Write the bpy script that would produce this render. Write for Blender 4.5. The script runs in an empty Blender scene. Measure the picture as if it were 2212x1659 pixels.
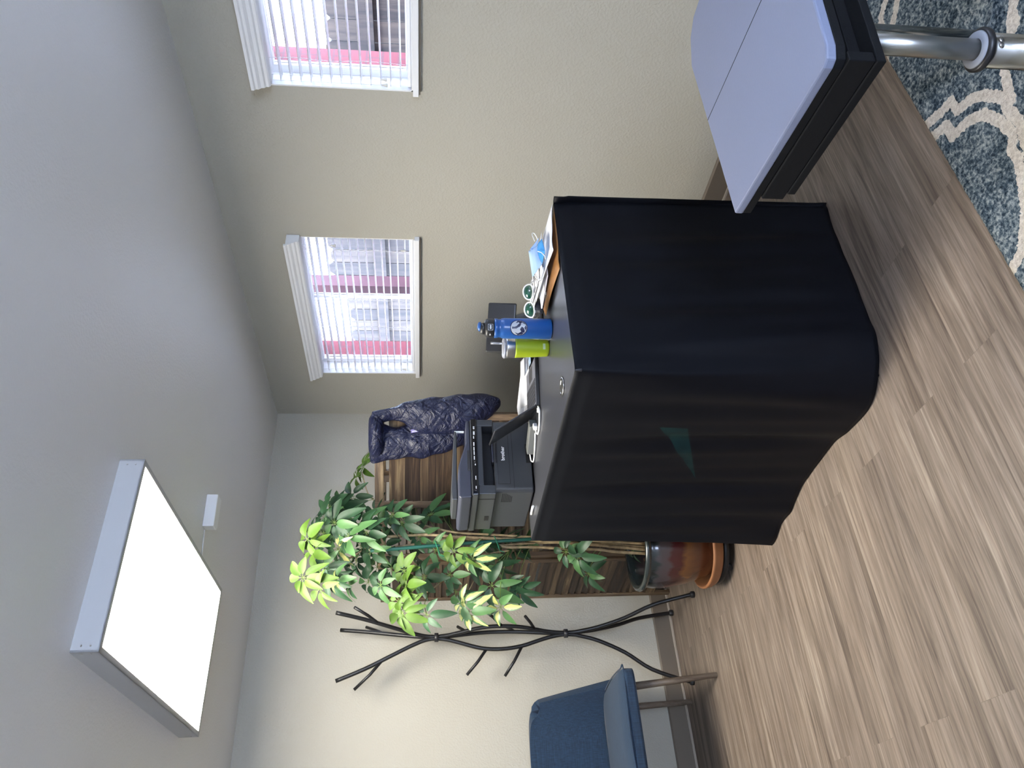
import bpy, bmesh, math, random
from mathutils import Vector, Matrix
PI = math.pi
random.seed(11)
scn = bpy.context.scene
col = scn.collection

# ---------------------------------------------------------------- camera
YAW, PITCH, ROLL = 0.610844, 0.113413, 0.005522
fwd = Vector((math.sin(YAW) * math.cos(PITCH), math.cos(YAW) * math.cos(PITCH), -math.sin(PITCH)))
r0 = fwd.cross(Vector((0, 0, 1))).normalized()
u0 = r0.cross(fwd)
rgt = math.cos(ROLL) * r0 + math.sin(ROLL) * u0
upv = -math.sin(ROLL) * r0 + math.cos(ROLL) * u0
cd = bpy.data.cameras.new('camera')
cam = bpy.data.objects.new('camera', cd)
col.objects.link(cam)
X, Y, Z = -upv, rgt, -fwd            # the phone was held on its side: world up is image left
cam.matrix_world = Matrix(((X.x, Y.x, Z.x, -2.82988), (X.y, Y.y, Z.y, -4.39792), (X.z, Y.z, Z.z, 1.45), (0, 0, 0, 1)))
cd.sensor_width = 36
cd.lens = 36 * 1663.1 / 2212
cd.clip_start = 0.05
scn.camera = cam

# ---------------------------------------------------------------- colour, world, sun
scn.view_settings.view_transform = 'Standard'
scn.view_settings.look = 'None'
scn.view_settings.gamma = 1
scn.view_settings.exposure = 0.0
scn.view_settings.use_curve_mapping = False
w = bpy.data.worlds.new('world')
scn.world = w
w.use_nodes = True
bg = w.node_tree.nodes['Background']
bg.inputs[0].default_value = (0.60, 0.73, 1.0, 1)
bg.inputs[1].default_value = 32.0
scn.cycles.diffuse_bounces = 8
scn.cycles.max_bounces = 14
sl = bpy.data.lights.new('sun', 'SUN'); sl.energy = 4.0; sl.angle = 0.01; sl.color = (1, 0.95, 0.88)
so = bpy.data.objects.new('sun', sl); col.objects.link(so)
so.rotation_euler = Vector((-0.75, 0.25, 1)).to_track_quat('Z', 'Y').to_euler()   # high, from behind this wall: lights fence and yard
so.location = (3, 2, 6)

# ---------------------------------------------------------------- material helpers
def newmat(name):
    m = bpy.data.materials.new(name); m.use_nodes = True
    return m, m.node_tree, m.node_tree.nodes['Principled BSDF']
def N(nt, t, **kw):
    n = nt.nodes.new(t)
    for k, v in kw.items():
        if k in n.inputs: n.inputs[k].default_value = v
        else: setattr(n, k, v)
    return n
def ramp(nt, stops, interp='LINEAR'):
    r = nt.nodes.new('ShaderNodeValToRGB'); r.color_ramp.interpolation = interp
    e = r.color_ramp.elements
    while len(e) < len(stops): e.new(0.5)
    for i, (p, c) in enumerate(stops):
        e[i].position = p; e[i].color = (*c, 1) if len(c) == 3 else c
    return r
def bump(nt, b, height, strength, dist):
    n = N(nt, 'ShaderNodeBump', Strength=strength, Distance=dist)
    nt.links.new(height, n.inputs['Height']); nt.links.new(n.outputs[0], b.inputs['Normal'])
    return n
def mat(name, colour, rough=0.5, metal=0.0, spec=0.5, bscale=0, bstr=0.2, bdist=0.001, var=0.0, vscale=20, coat=0, emit=None, estr=0, sheen=0, trans=0, ior=1.45):
    m, nt, b = newmat(name)
    b.inputs['Base Color'].default_value = (*colour, 1)
    b.inputs['Roughness'].default_value = rough
    b.inputs['Metallic'].default_value = metal
    b.inputs['Specular IOR Level'].default_value = spec
    b.inputs['Coat Weight'].default_value = coat
    b.inputs['Transmission Weight'].default_value = trans
    b.inputs['IOR'].default_value = ior
    if sheen: b.inputs['Sheen Weight'].default_value = sheen
    tc = N(nt, 'ShaderNodeTexCoord')
    if var:
        nz = N(nt, 'ShaderNodeTexNoise', Scale=vscale, Detail=4.0)
        nt.links.new(tc.outputs['Object'], nz.inputs['Vector'])
        r = ramp(nt, [(0.3, tuple(c * (1 - var) for c in colour)), (0.7, tuple(min(1, c * (1 + var)) for c in colour))])
        nt.links.new(nz.outputs[0], r.inputs[0]); nt.links.new(r.outputs[0], b.inputs['Base Color'])
    if bscale:
        nz = N(nt, 'ShaderNodeTexNoise', Scale=bscale, Detail=3.0)
        nt.links.new(tc.outputs['Object'], nz.inputs['Vector'])
        bump(nt, b, nz.outputs[0], bstr, bdist)
    if emit:
        b.inputs['Emission Color'].default_value = (*emit, 1); b.inputs['Emission Strength'].default_value = estr
    return m
def mapped(nt, scale, rot=(0, 0, 0)):
    tc = N(nt, 'ShaderNodeTexCoord'); mp = nt.nodes.new('ShaderNodeMapping')
    mp.inputs['Scale'].default_value = scale; mp.inputs['Rotation'].default_value = rot
    nt.links.new(tc.outputs['Object'], mp.inputs['Vector'])
    return mp
def wallmat(name, c, strength=0.35):
    m, nt, b = newmat(name)
    b.inputs['Roughness'].default_value = 0.6; b.inputs['Base Color'].default_value = (*c, 1)
    b.inputs['Specular IOR Level'].default_value = 0.3
    tc = N(nt, 'ShaderNodeTexCoord')
    a = N(nt, 'ShaderNodeTexNoise', Scale=95.0, Detail=3.0, Roughness=0.5)
    nt.links.new(tc.outputs['Object'], a.inputs['Vector'])
    r = ramp(nt, [(0.38, (0, 0, 0)), (0.62, (1, 1, 1))])
    nt.links.new(a.outputs[0], r.inputs[0])
    bump(nt, b, r.outputs[0], strength, 0.003)
    return m
def woodmat(name, cols, scale=(3, 40, 40), rough=0.5, nscale=1.0, rot=(0, 0, 0), bstr=0.3, island=True):
    m, nt, b = newmat(name)
    mp = mapped(nt, scale, rot)
    a = N(nt, 'ShaderNodeTexNoise', Scale=nscale, Detail=8.0, Roughness=0.65, Distortion=0.8)
    geo = N(nt, 'ShaderNodeNewGeometry')
    if island:
        ad = N(nt, 'ShaderNodeVectorMath', operation='ADD')
        mu = N(nt, 'ShaderNodeMath', operation='MULTIPLY'); mu.inputs[1].default_value = 37.0
        nt.links.new(geo.outputs['Random Per Island'], mu.inputs[0])
        nt.links.new(mp.outputs[0], ad.inputs[0]); nt.links.new(mu.outputs[0], ad.inputs[1])
        nt.links.new(ad.outputs[0], a.inputs['Vector'])
    else:
        nt.links.new(mp.outputs[0], a.inputs['Vector'])
    r = ramp(nt, cols)
    if island:
        mix = N(nt, 'ShaderNodeMath', operation='MULTIPLY_ADD'); mix.inputs[1].default_value = 0.28
        s2 = N(nt, 'ShaderNodeMath', operation='SUBTRACT'); s2.inputs[1].default_value = 0.14
        nt.links.new(geo.outputs['Random Per Island'], mix.inputs[0]); nt.links.new(a.outputs[0], s2.inputs[0])
        nt.links.new(s2.outputs[0], mix.inputs[2]); nt.links.new(mix.outputs[0], r.inputs[0])
    else:
        nt.links.new(a.outputs[0], r.inputs[0])
    nt.links.new(r.outputs[0], b.inputs['Base Color'])
    b.inputs['Roughness'].default_value = rough
    bump(nt, b, a.outputs[0], bstr, 0.002)
    return m

# ---------------------------------------------------------------- mesh helpers
class MB:
    def __init__(s): s.bm = bmesh.new(); s.mi = 0; s.sm = False
    def face(s, vs, smooth=None):
        try: f = s.bm.faces.new(vs)
        except ValueError: return None
        f.material_index = s.mi; f.smooth = s.sm if smooth is None else smooth
        return f
    def box(s, lo, hi, M=None):
        c = [Vector((x, y, z)) for z in (lo[2], hi[2]) for y in (lo[1], hi[1]) for x in (lo[0], hi[0])]
        v = [s.bm.verts.new(M @ p if M else p) for p in c]
        for q in ((0, 2, 3, 1), (4, 5, 7, 6), (0, 1, 5, 4), (2, 6, 7, 3), (0, 4, 6, 2), (1, 3, 7, 5)): s.face([v[i] for i in q], False)
        return s
    def prism(s, poly, z0, z1, M=None, smooth=False):
        a = [s.bm.verts.new((M @ Vector((p[0], p[1], z0))) if M else (p[0], p[1], z0)) for p in poly]
        b = [s.bm.verts.new((M @ Vector((p[0], p[1], z1))) if M else (p[0], p[1], z1)) for p in poly]
        n = len(poly); s.face(list(reversed(a)), False); s.face(b, False)
        for i in range(n): s.face([a[i], a[(i + 1) % n], b[(i + 1) % n], b[i]], smooth)
        return s
    def rings(s, rings, cap=True, closed=True, smooth=True):
        R = [[s.bm.verts.new(p) for p in r] for r in rings]
        n = len(R[0])
        for a, b in zip(R, R[1:]):
            for i in range(n if closed else n - 1):
                j = (i + 1) % n
                s.face([a[i], a[j], b[j], b[i]], smooth)
        if cap and closed:
            s.face(list(reversed(R[0])), False); s.face(R[-1], False)
        return R
    def lathe(s, prof, c=(0, 0, 0), n=32, M=None, cap=True, smooth=True):
        T = Matrix.Translation(c)
        if M: T = T @ M
        s.rings([[T @ Vector((r * math.cos(2 * PI * k / n), r * math.sin(2 * PI * k / n), z)) for k in range(n)] for r, z in prof], cap, True, smooth)
        return s
    def tube(s, pts, r, n=8, cap=True, flat=1.0):
        pts = [Vector(p) for p in pts]; R = []; pn = None
        for i, p in enumerate(pts):
            t = (pts[min(i + 1, len(pts) - 1)] - pts[max(i - 1, 0)])
            t = t.normalized() if t.length > 1e-9 else Vector((0, 0, 1))
            if pn is None:
                pn = t.orthogonal().normalized()
            pn = (pn - t * pn.dot(t)); pn = pn.normalized() if pn.length > 1e-6 else t.orthogonal().normalized()
            bn = t.cross(pn); rr = r[i] if isinstance(r, (list, tuple)) else r
            R.append([p + pn * math.cos(2 * PI * k / n) * rr + bn * math.sin(2 * PI * k / n) * rr * flat for k in range(n)])
        s.rings(R, cap); return s
    def grid(s, f, nu, nv, smooth=True):
        V = [[s.bm.verts.new(f(i / nu, j / nv)) for j in range(nv + 1)] for i in range(nu + 1)]
        for i in range(nu):
            for j in range(nv): s.face([V[i][j], V[i + 1][j], V[i + 1][j + 1], V[i][j + 1]], smooth)
        return V
    def build(s, name, m, parent=None, bevel=0, seg=2, solid=0, sub=0, fix=True, off=0):
        if fix: bmesh.ops.recalc_face_normals(s.bm, faces=s.bm.faces)
        me = bpy.data.meshes.new(name); s.bm.to_mesh(me); s.bm.free()
        for x in (m if isinstance(m, (list, tuple)) else [m]): me.materials.append(x)
        o = bpy.data.objects.new(name, me); col.objects.link(o)
        if parent:
            o.parent = parent; o.matrix_parent_inverse = parent_world(parent).inverted()
        if solid:
            q = o.modifiers.new('thickness', 'SOLIDIFY'); q.thickness = solid; q.offset = off
        if bevel:
            q = o.modifiers.new('bevel', 'BEVEL'); q.width = bevel; q.segments = seg; q.limit_method = 'ANGLE'; q.angle_limit = 0.6
        if sub:
            q = o.modifiers.new('smooth', 'SUBSURF'); q.levels = sub; q.render_levels = sub
        return o
def parent_world(o):
    M = Matrix.LocRotScale(o.location, o.rotation_euler, o.scale)
    return (parent_world(o.parent) @ o.matrix_parent_inverse @ M) if o.parent else M
def tag(o, label=None, cat=None, group=None, kind=None):
    if label: o['label'] = label
    if cat: o['category'] = cat
    if group: o['group'] = group
    if kind: o['kind'] = kind
    return o
def thing(name, loc, label, cat, group=None, rz=0):
    o = bpy.data.objects.new(name, None); col.objects.link(o); o.location = loc; o.rotation_euler = (0, 0, rz)
    o.empty_display_size = 0.05
    return tag(o, label, cat, group)
def catmull(P, k=6):
    P = [Vector(p) for p in P]; out = []
    for i in range(len(P) - 1):
        a, b, c, d = P[max(i - 1, 0)], P[i], P[i + 1], P[min(i + 2, len(P) - 1)]
        for j in range(k):
            t = j / k
            out.append(0.5 * ((2 * b) + (c - a) * t + (2 * a - 5 * b + 4 * c - d) * t * t + (3 * b - a - 3 * c + d) * t ** 3))
    out.append(P[-1]); return out
def text(body, size, name, m, M, parent, ext=0.0003, bold=0):
    cu = bpy.data.curves.new(name, 'FONT'); cu.body = body; cu.size = size; cu.extrude = ext; cu.offset = bold
    cu.align_x = 'CENTER'; cu.align_y = 'CENTER'; cu.resolution_u = 3
    tmp = bpy.data.objects.new(name, cu); col.objects.link(tmp)
    dg = bpy.context.evaluated_depsgraph_get()
    me = bpy.data.meshes.new_from_object(tmp.evaluated_get(dg)); me.transform(M)
    bpy.data.objects.remove(tmp); bpy.data.curves.remove(cu)
    me.materials.clear(); me.materials.append(m); me.name = name
    o = bpy.data.objects.new(name, me); col.objects.link(o)
    o.parent = parent; o.matrix_parent_inverse = parent_world(parent).inverted()
    return o
def frame(o, x, z):          # matrix from origin, x axis, z (normal) axis
    x = Vector(x).normalized(); z = Vector(z); z = (z - x * z.dot(x)).normalized(); y = z.cross(x)
    return Matrix(((x.x, y.x, z.x, o[0]), (x.y, y.y, z.y, o[1]), (x.z, y.z, z.z, o[2]), (0, 0, 0, 1)))

# ================================================================ materials
M_wall = wallmat('wall paint', (0.43, 0.405, 0.338), 0.26)
M_ceil = wallmat('ceiling paint', (0.70, 0.69, 0.68), 0.16)
M_ceil.node_tree.nodes['Principled BSDF'].inputs['Roughness'].default_value = 0.42
M_ceil.node_tree.nodes['Principled BSDF'].inputs['Specular IOR Level'].default_value = 0.6
M_white = mat('white trim paint', (0.80, 0.80, 0.80), 0.45)
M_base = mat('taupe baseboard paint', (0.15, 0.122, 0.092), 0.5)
M_shoe = mat('shoe moulding paint', (0.36, 0.31, 0.25), 0.5)
M_black = mat('black powder coat', (0.012, 0.012, 0.013), 0.38)
M_blackp = mat('black plastic', (0.018, 0.018, 0.02), 0.4)
M_dark = mat('dark recess', (0.004, 0.004, 0.005), 0.7)
M_chrome = mat('polished chrome', (0.50, 0.50, 0.48), 0.20, 1.0)
M_steel = mat('brushed steel', (0.55, 0.53, 0.50), 0.28, 1.0)
M_paper = mat('white paper', (0.80, 0.81, 0.84), 0.7)
M_wcable = mat('white cable', (0.82, 0.82, 0.80), 0.4)
M_emit = mat('light diffuser', (0.9, 0.9, 0.88), 0.5, emit=(1.0, 0.95, 0.85), estr=44.0)

def floor_material():
    m, nt, b = newmat('vinyl plank')
    tc = N(nt, 'ShaderNodeTexCoord')
    br = nt.nodes.new('ShaderNodeTexBrick'); br.offset = 0.37; br.inputs['Scale'].default_value = 1.0
    br.inputs['Brick Width'].default_value = 1.22; br.inputs['Row Height'].default_value = 0.15
    br.inputs['Mortar Size'].default_value = 0.0006; br.inputs['Mortar Smooth'].default_value = 0.0
    br.inputs['Color1'].default_value = (0, 0, 0, 1); br.inputs['Color2'].default_value = (1, 1, 1, 1)
    nt.links.new(tc.outputs['Object'], br.inputs['Vector'])
    sc = N(nt, 'ShaderNodeVectorMath', operation='SCALE'); sc.inputs['Scale'].default_value = 31.0
    nt.links.new(br.outputs['Color'], sc.inputs[0])
    ad = N(nt, 'ShaderNodeVectorMath', operation='ADD')
    nt.links.new(tc.outputs['Object'], ad.inputs[0]); nt.links.new(sc.outputs[0], ad.inputs[1])
    def noise(sx, sy, s, d, dist=0.6):
        mp = nt.nodes.new('ShaderNodeMapping'); mp.inputs['Scale'].default_value = (sx, sy, 1)
        nt.links.new(ad.outputs[0], mp.inputs['Vector'])
        n = N(nt, 'ShaderNodeTexNoise', Scale=s, Detail=d, Roughness=0.62, Distortion=dist)
        nt.links.new(mp.outputs[0], n.inputs['Vector']); return n
    a = noise(0.9, 16, 1.5, 6, 0.9); f = noise(2.6, 85, 2.0, 5, 0.3); g = noise(0.5, 4, 1.2, 3)
    r1 = ramp(nt, [(0.28, (0.082, 0.060, 0.045)), (0.44, (0.172, 0.133, 0.103)), (0.58, (0.235, 0.187, 0.149)), (0.75, (0.35, 0.292, 0.238))])
    nt.links.new(a.outputs[0], r1.inputs[0])
    r2 = ramp(nt, [(0.30, (0.62, 0.60, 0.58)), (0.5, (1, 1, 1)), (0.72, (1.32, 1.30, 1.27))])
    nt.links.new(f.outputs[0], r2.inputs[0])
    m1 = N(nt, 'ShaderNodeMixRGB', blend_type='MULTIPLY', Fac=1.0)
    nt.links.new(r1.outputs[0], m1.inputs[1]); nt.links.new(r2.outputs[0], m1.inputs[2])
    r3 = ramp(nt, [(0.3, (0.86, 0.86, 0.87)), (0.7, (1.12, 1.11, 1.09))]); nt.links.new(g.outputs[0], r3.inputs[0])
    m2 = N(nt, 'ShaderNodeMixRGB', blend_type='MULTIPLY', Fac=1.0)
    nt.links.new(m1.outputs[0], m2.inputs[1]); nt.links.new(r3.outputs[0], m2.inputs[2])
    m3 = N(nt, 'ShaderNodeMixRGB', blend_type='MIX'); m3.inputs[2].default_value = (0.14, 0.11, 0.085, 1)
    mm = N(nt, 'ShaderNodeMath', operation='MULTIPLY'); mm.inputs[1].default_value = 0.5
    nt.links.new(br.outputs['Fac'], mm.inputs[0]); nt.links.new(mm.outputs[0], m3.inputs[0]); nt.links.new(m2.outputs[0], m3.inputs[1])
    nt.links.new(m3.outputs[0], b.inputs['Base Color'])
    b.inputs['Roughness'].default_value = 0.5; b.inputs['Specular IOR Level'].default_value = 0.35
    bump(nt, b, f.outputs[0], 0.12, 0.001)
    return m
M_floor = floor_material()

# ================================================================ setting
RX0, RY0, HC = -4.7, -6.4, 2.411
def struct(name, mb, m, bevel=0):
    o = mb.build(name, m, bevel=bevel); o['kind'] = 'structure'; return o
struct('floor', MB().box((RX0 - .1, RY0 - .1, -0.1), (0.12, 0.1, 0)), M_floor)
struct('ceiling', MB().box((RX0 - .1, RY0 - .1, HC), (0.12, 0.1, HC + 0.1)), M_ceil)
struct('wall_back', MB().box((RX0 - .1, 0, 0), (0.12, 0.1, HC)), M_wall)
struct('wall_left', MB().box((RX0 - .1, RY0, 0), (RX0, 0, HC)), M_wall)
mb = MB()            # wall behind the photographer, with an unseen opening added to brighten the room
mb.box((RX0 - .1, RY0 - .1, 0), (-3.8, RY0, HC)).box((-2.4, RY0 - .1, 0), (0.12, RY0, HC)).box((-3.8, RY0 - .1, 0), (-2.4, RY0, 0.8)).box((-3.8, RY0 - .1, 2.05), (-2.4, RY0, HC))
struct('wall_front', mb, M_wall)
WINS = [(-1.618, -0.460), (-3.620, -2.458), (-5.66, -4.50)]  # last one is unseen, added to bring daylight onto the treatment table
WZ0, WZ1 = 1.503, 2.105
mb = MB()
mb.box((0, RY0, 0), (0.12, 0, WZ0)).box((0, RY0, WZ1), (0.12, 0, HC))
ys = [0] + [v for a, b in WINS for v in (b, a)] + [RY0]
for i in range(0, len(ys), 2): mb.box((0, ys[i + 1], WZ0), (0.12, ys[i], WZ1))
struct('wall_right', mb, M_wall)
def baseboard(name, lo, hi, axis):
    h = 0.108
    mb = MB()
    if axis == 'x':
        mb.prism([(0, 0), (-0.015, 0), (-0.015, h - .006), (-0.009, h), (0, h)], lo, hi, Matrix(((0, 0, 1, 0), (1, 0, 0, 0), (0, 1, 0, 0), (0, 0, 0, 1))))
    else:
        mb.prism([(0, 0), (-0.015, 0), (-0.015, h - .006), (-0.009, h), (0, h)], lo, hi, Matrix(((1, 0, 0, 0), (0, 0, 1, 0), (0, 1, 0, 0), (0, 0, 0, 1))))
    s = struct(name, mb, M_base)
    mb = MB()
    A, B = ((lo, -.026, 0), (hi, -.015, .014)) if axis == 'x' else ((-.026, lo, 0), (-.015, hi, .014))
    q = mb.box(A, B).build('shoe_moulding', M_shoe, s, bevel=0.004)
    return s
baseboard('baseboard_back', RX0, 0, 'x')
baseboard('baseboard_right', RY0, -0.015, 'y')
# paint line above right baseboard
# windows
M_glass = mat('window glass', (1, 1, 1), 0.0, trans=1.0, ior=1.0, spec=0.0)
for i, (a, b) in enumerate(WINS):
    wn = thing('window_%d' % (i + 1), (0.06, (a + b) / 2, WZ0), None, None); wn['kind'] = 'structure'
    mb = MB()          # jamb liner
    t = 0.006
    mb.box((0.001, a, WZ0), (0.125, a + t, WZ1)).box((0.001, b - t, WZ0), (0.125, b, WZ1)).box((0.001, a, WZ1 - t), (0.125, b, WZ1)).box((0.001, a, WZ0), (0.125, b, WZ0 + t))
    mb.build('jamb', M_white, wn)
    mb = MB(); f = 0.034
    x0, x1 = 0.085, 0.118; A, B, z0, z1 = a + t, b - t, WZ0 + t, WZ1 - t
    mb.box((x0, A, z0), (x1, A + f, z1)).box((x0, B - f, z0), (x1, B, z1)).box((x0, A + f, z0), (x1, B - f, z0 + f * .7)).box((x0, A + f, z1 - f), (x1, B - f, z1))
    c = (a + b) / 2 - 0.03
    mb.box((x0 + .006, c - .011, z0 + f * .7), (x1 - .004, c + .011, z1 - f))
    mb.build('window_frame', M_white, wn, bevel=0.002)
    MB().box((0.100, A + f, z0 + f * .7), (0.104, c - .011, z1 - f)).build('pane', M_glass, wn)
    MB().box((0.100, c + .011, z0 + f * .7), (0.104, B - f, z1 - f)).build('pane', M_glass, wn)
    sl_ = MB().box((-0.030, a - 0.020, WZ0 - 0.024), (0.0, b + 0.003, WZ0)).build('window_sill', M_white, wn, bevel=0.002)
    MB().box((-0.020, a - 0.016, WZ0 - 0.031), (-0.001, b - 0.002, WZ0 - 0.0241)).build('sill_shade_strip', M_base, sl_)  # dark strip in baseboard colour, stands for the shade under the sill

# ---- blinds
M_slat = mat('blind slat vinyl', (0.84, 0.84, 0.86), 0.4)
M_tassel = mat('blind tassel', (0.62, 0.60, 0.54), 0.5)
def blind(i, a, b, label, tassels):
    root = thing('window_blind', (0.03, (a + b) / 2, WZ1), label, 'blind', 'horizontal window blinds')
    prof = [(-0.004, 2.066), (-0.044, 2.066), (-0.050, 2.072), (-0.050, 2.082), (-0.058, 2.088), (-0.060, 2.100), (-0.070, 2.110), (-0.070, 2.120), (-0.078, 2.126), (-0.078, 2.137), (-0.066, 2.137), (-0.066, 2.128), (-0.002, 2.128), (-0.002, 2.066)]
    MBP = MB().prism([(x, z) for x, z in prof], a - 0.012, b - 0.026, Matrix(((1, 0, 0, 0), (0, 0, 1, 0), (0, 1, 0, 0), (0, 0, 0, 1))))
    MBP.build('valance', M_white, root)
    MB().box((0.010, a + .01, WZ1 - 0.036), (0.065, b - .01, WZ1 - 0.012)).build('headrail', M_white, root, bevel=0.003)
    mb = MB(); z = WZ0 + 0.050
    while z < WZ1 - 0.05:
        M = Matrix.Translation((0.038, 0, z)) @ Matrix.Rotation(math.radians(3), 4, 'Y')
        nn = 4
        def f(u, v, M=M):
            x = (u - .5) * 0.048; return M @ Vector((x, a + .012 + v * (b - a - .024), 0.0025 * (1 - (2 * u - 1) ** 2)))
        mb.grid(f, nn, 1); z += 0.0400
    mb.build('slats', M_slat, root, solid=0.0022)
    MB().box((0.014, a + .010, WZ0 + .008), (0.062, b - .010, WZ0 + 0.022)).build('bottom_rail', M_slat, root, bevel=0.003)
    w_ = b - a
    for fr in (0.09, 0.42, 0.62, 0.90):
        y = a + w_ * fr
        p = [(0.012 + .0006 * k % .003, y + 0.003 * math.sin(k * .9 + fr * 9), WZ0 + .02 + (WZ1 - WZ0 - .06) * k / 12) for k in range(13)]
        MB().tube(p, 0.0010, 5).build('ladder_cord', M_slat, root)
    for (y, z) in tassels:
        MB().tube([(0.006, y, z), (0.008, y + .002, WZ1 - .04)], 0.0009, 5).build('pull_cord', M_slat, root)
        MB().lathe([(0.0015, 0.0), (0.0035, -0.004), (0.0045, -0.012), (0.0075, -0.022), (0.0078, -0.026), (0.002, -0.027)], (0.006, y, z), 10).build('tassel', M_tassel, root)
    return root
blind(0, *WINS[0], 'white horizontal blind in the small window nearer the room corner', [(-1.555, 1.925), (-1.53, 1.575), (-0.50, 1.587)])
blind(1, *WINS[1], 'white horizontal blind in the window above the grey treatment table', [(-2.505, 1.635), (-2.480, 1.633)])

# ---- outdoors
def brick_mat():
    m, nt, b = newmat('painted red brick')
    mp = mapped(nt, (1, 1, 1), (0, PI / 2, 0)); mp2 = mapped(nt, (1, 1, 1))
    sx = N(nt, 'ShaderNodeSeparateXYZ'); cx = N(nt, 'ShaderNodeCombineXYZ'); nt.links.new(mp2.outputs[0], sx.inputs[0])
    ax = N(nt, 'ShaderNodeMath', operation='ADD'); nt.links.new(sx.outputs[0], ax.inputs[0]); nt.links.new(sx.outputs[1], ax.inputs[1])
    nt.links.new(ax.outputs[0], cx.inputs[0]); nt.links.new(sx.outputs[2], cx.inputs[1])
    br = nt.nodes.new('ShaderNodeTexBrick'); br.inputs['Scale'].default_value = 1; br.inputs['Brick Width'].default_value = 0.20
    br.inputs['Row Height'].default_value = 0.068; br.inputs['Mortar Size'].default_value = 0.004
    br.inputs['Color1'].default_value = (0.12, 0.018, 0.024, 1); br.inputs['Color2'].default_value = (0.13, 0.022, 0.028, 1); br.inputs['Mortar'].default_value = (0.08, 0.025, 0.03, 1)
    nt.links.new(cx.outputs[0], br.inputs['Vector']); nt.links.new(br.outputs['Color'], b.inputs['Base Color']); b.inputs['Roughness'].default_value = 0.8
    return m
M_brick = brick_mat()
mb = MB(); e = 0.028
mb.box((0.125, RY0, -0.1), (0.235, 0.35, WZ0)).box((0.125, RY0, WZ1 + .01), (0.235, 0.35, HC + .1))
ys = [0.35] + [v for a, b in WINS for v in (b - e, a + e)] + [RY0]
for i in range(0, len(ys), 2): mb.box((0.125, ys[i + 1], WZ0), (0.235, ys[i], WZ1 + .01))
struct('wall_outer', mb, M_brick)
M_fence = woodmat('weathered fence wood', [(0.30, (0.006, 0.005, 0.005)), (0.45, (0.018, 0.013, 0.011)), (0.58, (0.032, 0.024, 0.018)), (0.75, (0.052, 0.038, 0.028))], (20, 20, 2.0), 0.85, 1.2)
M_ground = mat('pale concrete yard', (0.40, 0.39, 0.38), 0.9, var=0.1, vscale=3)
struct('ground', MB().box((0.236, -9, -0.2), (9, 6, -0.1)), M_ground)
fence = thing('wooden_fence', (1.5, -0.8, -0.1), 'weathered dog-eared board fence seen through both windows', 'fence')
mb = MB(); y = -4.6; rnd = random.Random(3)
while y < 3.2:
    wd = 0.136 + rnd.uniform(-.006, .006); top = (2.045 if y < -0.75 else 2.19) + rnd.uniform(-.012, .012) - (0.10 if y > .4 else 0)
    M = Matrix(((0, 0, 1, 1.50), (1, 0, 0, y), (0, 1, 0, 0), (0, 0, 0, 1)))
    mb.prism([(0, -.1), (wd, -.1), (wd, top - .035), (wd - .03, top), (.03, top), (0, top - .035)], 0, 0.018, M)
    y += wd + 0.006
mb.build('boards', M_fence, fence)
for z in (0.3, 1.0, 1.80):
    MB().box((1.462, -4.6, z - .045), (1.4995, 3.2, z + .045)).build('rail', M_fence, fence)
for y in (-3.3, -0.95, 1.4):
    MB().box((1.37, y - .045, -0.1), (1.4615, y + .045, 1.95)).build('post', M_fence, fence)
red = mat('red painted wood', (0.06, 0.018, 0.024), 0.7, var=0.15, vscale=8)
o = MB().box((0.60, -0.60, -0.1), (0.69, -0.53, 2.9)).build('red_post', red)
tag(o, 'red painted wooden post standing outside behind the corner window', 'post')

# ================================================================ ceiling light and sensor
L = thing('ceiling_light', (-1.8565, -1.56, HC), 'large rectangular surface-mounted ceiling light with glowing white diffuser', 'ceiling light')
x0, x1, y0, y1, zb = -2.159, -1.554, -2.146, -0.976, 2.335
M_lbox = mat('light housing enamel', (0.50, 0.50, 0.50), 0.5)
mb = MB()
for lo, hi in (((x0, y0, zb), (x0 + .006, y1, HC)), ((x1 - .006, y0, zb), (x1, y1, HC)), ((x0, y0, zb), (x1, y0 + .006, HC)), ((x0, y1 - .006, zb), (x1, y1, HC)),
               ((x0, y0, zb), (x0 + .018, y1, zb + .004)), ((x1 - .018, y0, zb), (x1, y1, zb + .004)), ((x0, y0, zb), (x1, y0 + .018, zb + .004)), ((x0, y1 - .018, zb), (x1, y1, zb + .004))):
    mb.box(lo, hi)
mb.build('housing', M_lbox, L)
MB().box((x0 + .0165, y0 + .0165, zb + .0045), (x1 - .0165, y1 - .0165, zb + .008)).build('diffuser', M_emit, L)
for xx in (x0 + .018, x1 - .018):
    for zz in (2.36, 2.385): MB().lathe([(0.0028, 0), (0.0028, 0.0015)], (xx, y0 - .0015, zz), 10, Matrix.Rotation(-PI / 2, 4, 'X')).build('rivet', M_steel, L)
for yy in (y0 + .018, y1 - .018):
    for zz in (2.36, 2.385): MB().lathe([(0.0028, 0), (0.0028, 0.0015)], (x0 - .0015, yy, zz), 10, Matrix.Rotation(PI / 2, 4, 'Y')).build('rivet', M_steel, L)
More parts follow.
